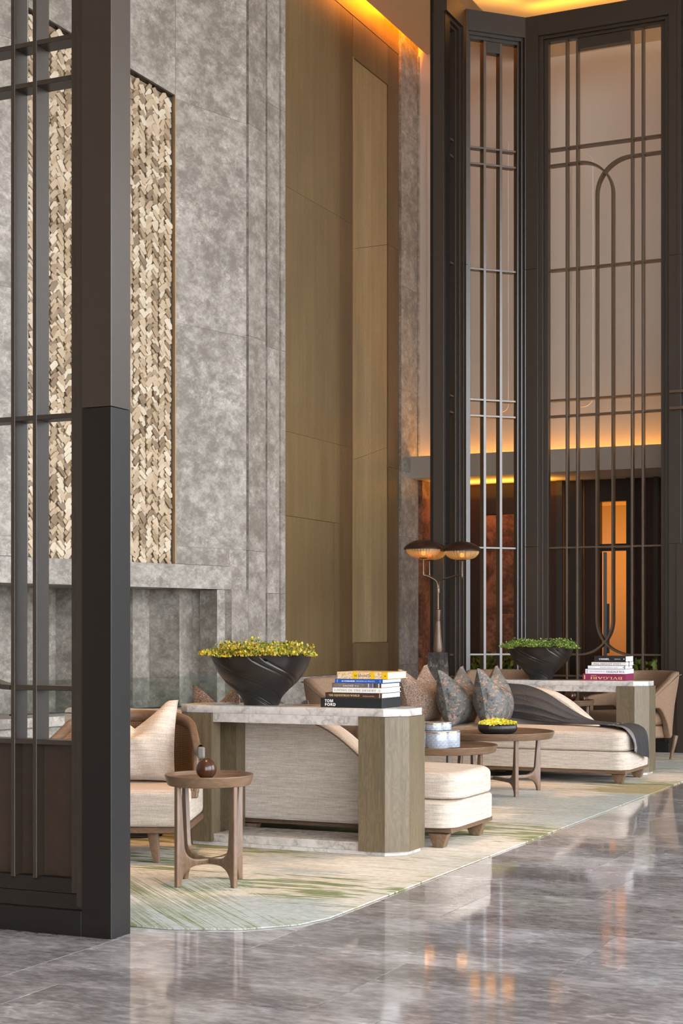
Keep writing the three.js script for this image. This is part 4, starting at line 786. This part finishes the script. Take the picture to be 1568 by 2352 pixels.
{ // flower dish
  const t = thing('flower_dish', 'low black ribbed dish packed with yellow blossoms on the taller coffee table', 'flower bowl', [-3.86, 0.448, -11.15]);
  const dishCurve = new THREE.CatmullRomCurve3([[0.105, 0], [0.13, 0.012], [0.145, 0.035], [0.143, 0.062], [0.136, 0.072]].map(([a, b]) => new V3(a, b, 0)));
  part('dish', surf((u, v) => { const th = u * Math.PI * 2, p = dishCurve.getPoint(v), r = p.x - 0.0022 * (0.5 + 0.5 * Math.sin(th * 90)); return [r * Math.cos(th), p.y, r * Math.sin(th)]; }, 540, 14, true), M.bowl, t);
  part('dish_inside', lathe([[0.136, 0.072], [0.132, 0.066], [0, 0.06]], 40), M.bowl, t);
  part('dish_foot', lathe([[0, 0.001], [0.105, 0.001]], 40), M.bowl, t);
  const petal = (() => { const l = []; for (let k = 0; k < 5; k++) { const g = new THREE.BufferGeometry(); const a = k / 5 * 6.283; const P = [[0, 0, 0], [Math.cos(a - 0.5) * 0.7, 0.15, Math.sin(a - 0.5) * 0.7], [Math.cos(a) * 1.1, 0.22, Math.sin(a) * 1.1], [Math.cos(a + 0.5) * 0.7, 0.15, Math.sin(a + 0.5) * 0.7]]; g.setAttribute('position', new THREE.Float32BufferAttribute([0, 2, 1, 0, 3, 2].flatMap((i) => P[i]), 3)); g.computeVertexNormals(); g.setAttribute('uv', new THREE.Float32BufferAttribute(new Float32Array(12), 2)); l.push(g); } return join(l); })();
  const n = 420, m = new THREE.InstancedMesh(petal, std({ color: 0xffffff, roughness: 0.7, side: THREE.DoubleSide }), n), d = new THREE.Object3D(), c = new THREE.Color();
  for (let i = 0; i < n; i++) { const a = i * 2.39996, q = 0.142 * Math.sqrt((i + 0.5) / n), k = q / 0.142; d.position.set(q * Math.cos(a), 0.075 + 0.03 * (1 - k * k) + rr(-0.006, 0.006), q * Math.sin(a)); d.rotation.set(rr(-0.5, 0.5) + Math.sin(a) * k * 0.8, rr(0, 6), rr(-0.5, 0.5) - Math.cos(a) * k * 0.8); const s = rr(0.009, 0.013); d.scale.set(s, s, s); d.updateMatrix(); m.setMatrixAt(i, d.matrix); c.set(['#e8d51e', '#f2e64a', '#dcc81a', '#c9cf2e', '#f5ee8a'][(rnd() * 5) | 0]); m.setColorAt(i, c); }
  m.name = 'blossoms'; m.userData.kind = 'stuff'; t.add(m);
}
// ---------------------------------------------------------------- shell-inlaid boxes
function shellBox(label, x, y, z, r, h, turn) {
  const t = thing('inlaid_box', label, 'box', [x, y, z], turn);
  const lobes = (q, k) => { const p = [], n = 4; for (let i = 0; i < 96; i++) { const a = i / 96 * Math.PI * 2; let best = 0; for (let j = 0; j < n; j++) { const b = j * Math.PI / 2, cx = 0.62 * q * Math.cos(b), cz = 0.62 * q * Math.sin(b), dx = Math.cos(a), dz = Math.sin(a), B = dx * cx + dz * cz, C = cx * cx + cz * cz - Math.pow(0.62 * q, 2), D = B * B - C; if (D > 0) best = Math.max(best, B + Math.sqrt(D)); } p.push([best * Math.cos(a) * k, best * Math.sin(a) * k]); } return p; };
  const pl = lobes(r / 1.24, 1);
  part('box_body', plan(pl, 0.003, h - 0.004, 0.001), M.shell, t);
  part('rim', plan(lobes(r / 1.24, 1.012), h - 0.004, h + 0.001), M.roseGold, t);
  part('lid', plan(pl, h + 0.001, h + 0.006, 0.001), M.shell, t);
  part('foot', plan(lobes(r / 1.24, 0.99), 0, 0.003), M.black, t);
}
shellBox('larger lobed box with grey fan-shell inlay, lower on the coffee table', -4.03, 0.3945, -10.34, 0.165, 0.112, R(25));
shellBox('smaller lobed shell-inlaid box stacked on top of the larger one', -4.06, 0.5135, -10.36, 0.125, 0.05, R(25));

// ---------------------------------------------------------------- three-headed lamp on a stone pedestal
{
  const t = thing('floor_lamp', 'bronze floor lamp with three ribbed glass heads on a dark stone pedestal', 'floor lamp', [-5.53, 0.008, -14.22]);
  const Y0 = 1.0;
  const ped = (r0, r1, y0, y1) => { const g = new THREE.CylinderGeometry(r1, r0, y1 - y0, 4, 1); g.rotateY(Math.PI / 4); g.translate(0, (y0 + y1) / 2, 0); return muv(toCreasedNormals(g.toNonIndexed(), 0.3)); };
  part('stone_pedestal', ped(0.16, 0.102, 0, Y0), M.darkMarble, t);
  part('shaft', lathe([[0, Y0 + 0.305], [0.022, Y0 + 0.305], [0.024, Y0 + 0.30], [0.033, Y0 + 0.16], [0.044, Y0 + 0.06], [0.046, Y0 + 0.03], [0.04, Y0 + 0.005], [0.04, Y0], [0, Y0]], 32, { swap: false }), M.walnut, t);
  part('collar', lathe([[0.022, Y0 + 0.30], [0.024, Y0 + 0.31], [0.034, Y0 + 0.405], [0.035, Y0 + 0.415], [0, Y0 + 0.417]], 32), M.lampMetal, t);
  part('stem', lathe([[0.012, Y0 + 0.41], [0.012, Y0 + 0.57], [0.021, Y0 + 0.571], [0.021, Y0 + 0.62], [0.013, Y0 + 0.625], [0, Y0 + 0.625]], 24), M.lampMetal, t);
  const glassMat = phys({ color: 0xffe2ae, roughness: 0.2, transmission: 0.75, thickness: 0, side: THREE.DoubleSide, emissive: 0xffa840, emissiveIntensity: 0.22 });
  // heads: right, front-left, back-left
  for (const [ax, az, up] of [[0.262, 0.04, -0.002], [-0.10, 0.13, 0.02], [-0.14, -0.13, 0.012]]) {
    const k = Math.hypot(ax, az), ux = ax / k, uz = az / k, ay = Y0 + 0.735;
    const arm = part('arm', tube([[ux * 0.006, Y0 + 0.62, uz * 0.006], [ux * 0.008, Y0 + 0.66, uz * 0.008], [ux * 0.03, Y0 + 0.695, uz * 0.03], [ux * k * 0.55, Y0 + 0.725, uz * k * 0.55], [ux * k * 0.85, ay + 0.008, uz * k * 0.85], [ax, ay + 0.008, az]], 0.009, 40, 10), M.lampMetal, t);
    const h = new THREE.Group(); h.name = 'lamp_head'; h.position.set(ax, ay + up, az); t.add(h);
    part('holder', lathe([[0, -0.028], [0.005, -0.028], [0.006, -0.012], [0.011, -0.01], [0.011, 0.016], [0.008, 0.02], [0.008, 0.145], [0.02, 0.148], [0.042, 0.15], [0.042, 0.156], [0, 0.156]], 24), M.lampMetal, h);
    part('ribbed_glass', surf((u, v) => { const th = u * Math.PI * 2, q = v * Math.PI / 2, r = (0.05 + 0.108 * Math.sin(q)) * (1 + 0.05 * Math.abs(Math.sin(th * 18))); return [r * Math.cos(th), 0.157 + 0.082 * (1 - Math.cos(q)), r * Math.sin(th)]; }, 192, 14, true), glassMat, h);
    part('shade', lathe([[0.158, 0.238], [0.188, 0.236], [0.19, 0.242], [0.18, 0.262], [0.15, 0.288], [0.10, 0.315], [0.05, 0.328], [0.008, 0.332], [0.007, 0.339], [0, 0.34]], 56), M.lampCap, h);
    part('bulb', tx(new THREE.SphereGeometry(0.022, 16, 12), 0, 0.2, 0), std({ color: 0x000000, emissive: 0xffb050, emissiveIntensity: 1.6 }), h);
    const l = new THREE.PointLight(new THREE.Color().setRGB(1, 0.55, 0.16), 0.035); l.position.set(0, 0.2, 0); l.castShadow = true; l.shadow.radius = 2.5; h.add(l);
  }
}
// ---------------------------------------------------------------- plants beyond the screens
function shrub(label, x, z, w, d, h, n, colors, size) {
  const t = thing('planter_shrub', label, 'plant', [x, 0, z]);
  part('trough', bx(-w / 2, w / 2, 0, h * 0.62, -d / 2, d / 2, 0.01), M.bronzeDark, t);
  part('soil', bx(-w / 2 + 0.02, w / 2 - 0.02, h * 0.62, h * 0.64, -d / 2 + 0.02, d / 2 - 0.02), M.soil, t);
  leaves('foliage', n, () => [rr(-w / 2, w / 2), h * 0.6 + h * 0.4 * Math.pow(rnd(), 0.7), rr(-d / 2, d / 2)], colors, t, size);
}
shrub('leafy green shrub in a trough behind the angled screen leaf', -5.72, -16.75, 0.7, 0.4, 0.92, 520, ['#6f7a20', '#8c8a24', '#4f6420', '#a8942a', '#3f5420'], 0.075);
shrub('small green plant behind the far screen, above the right tub chair', -4.12, -16.6, 0.3, 0.26, 0.88, 60, ['#8aa02a', '#6f8a26'], 0.09);

// ---------------------------------------------------------------- ceiling downlights
{
  const lab = 'recessed round downlight in the lounge ceiling, above the picture';
  const D = [[-3.9, -7.0, 0, 0], [-4.4, -8.3, 0, 0], [-4.0, -10.7, 0, 0], [-4.6, -12.4, 0, 0], [-3.6, -12.5, 0, 0], [-4.4, -14.3, 0, 0], [-3.4, -9.0, 0, 0], [-4.9, -7.2, 0, 0]];
  const first = thing('ceiling_downlight', lab, 'downlight', [0, 8.016, 0], 0, 'ceiling downlights');
  part('trim', lathe([[0.05, -0.001], [0.075, -0.001], [0.075, -0.006], [0.05, -0.004]], 32), M.black, first);
  part('lens', lathe([[0, -0.003], [0.05, -0.003]], 32), std({ color: 0x000000, emissive: 0xffb060, emissiveIntensity: 6 }), first);
  const over = ['the nearest side table', 'the near planter', 'the coffee tables', 'the far sofa cushions', 'the draped end of the far sofa', 'the far planter', 'the open end of the near sofa', 'the cane-backed lounge chair'];
  D.forEach(([x, z], i) => { const o = i ? copyOf(first, lab, [x, 8.016, z]) : first; o.userData.label = 'round recessed ceiling downlight above ' + over[i]; o.position.set(x, 8.016, z); spot('downlight', WARM, 58, [x, 7.99, z], [x, 0, z + 0.01], R(9.5), 0.5, 2.5); });
}
renderer.render(scene, camera);
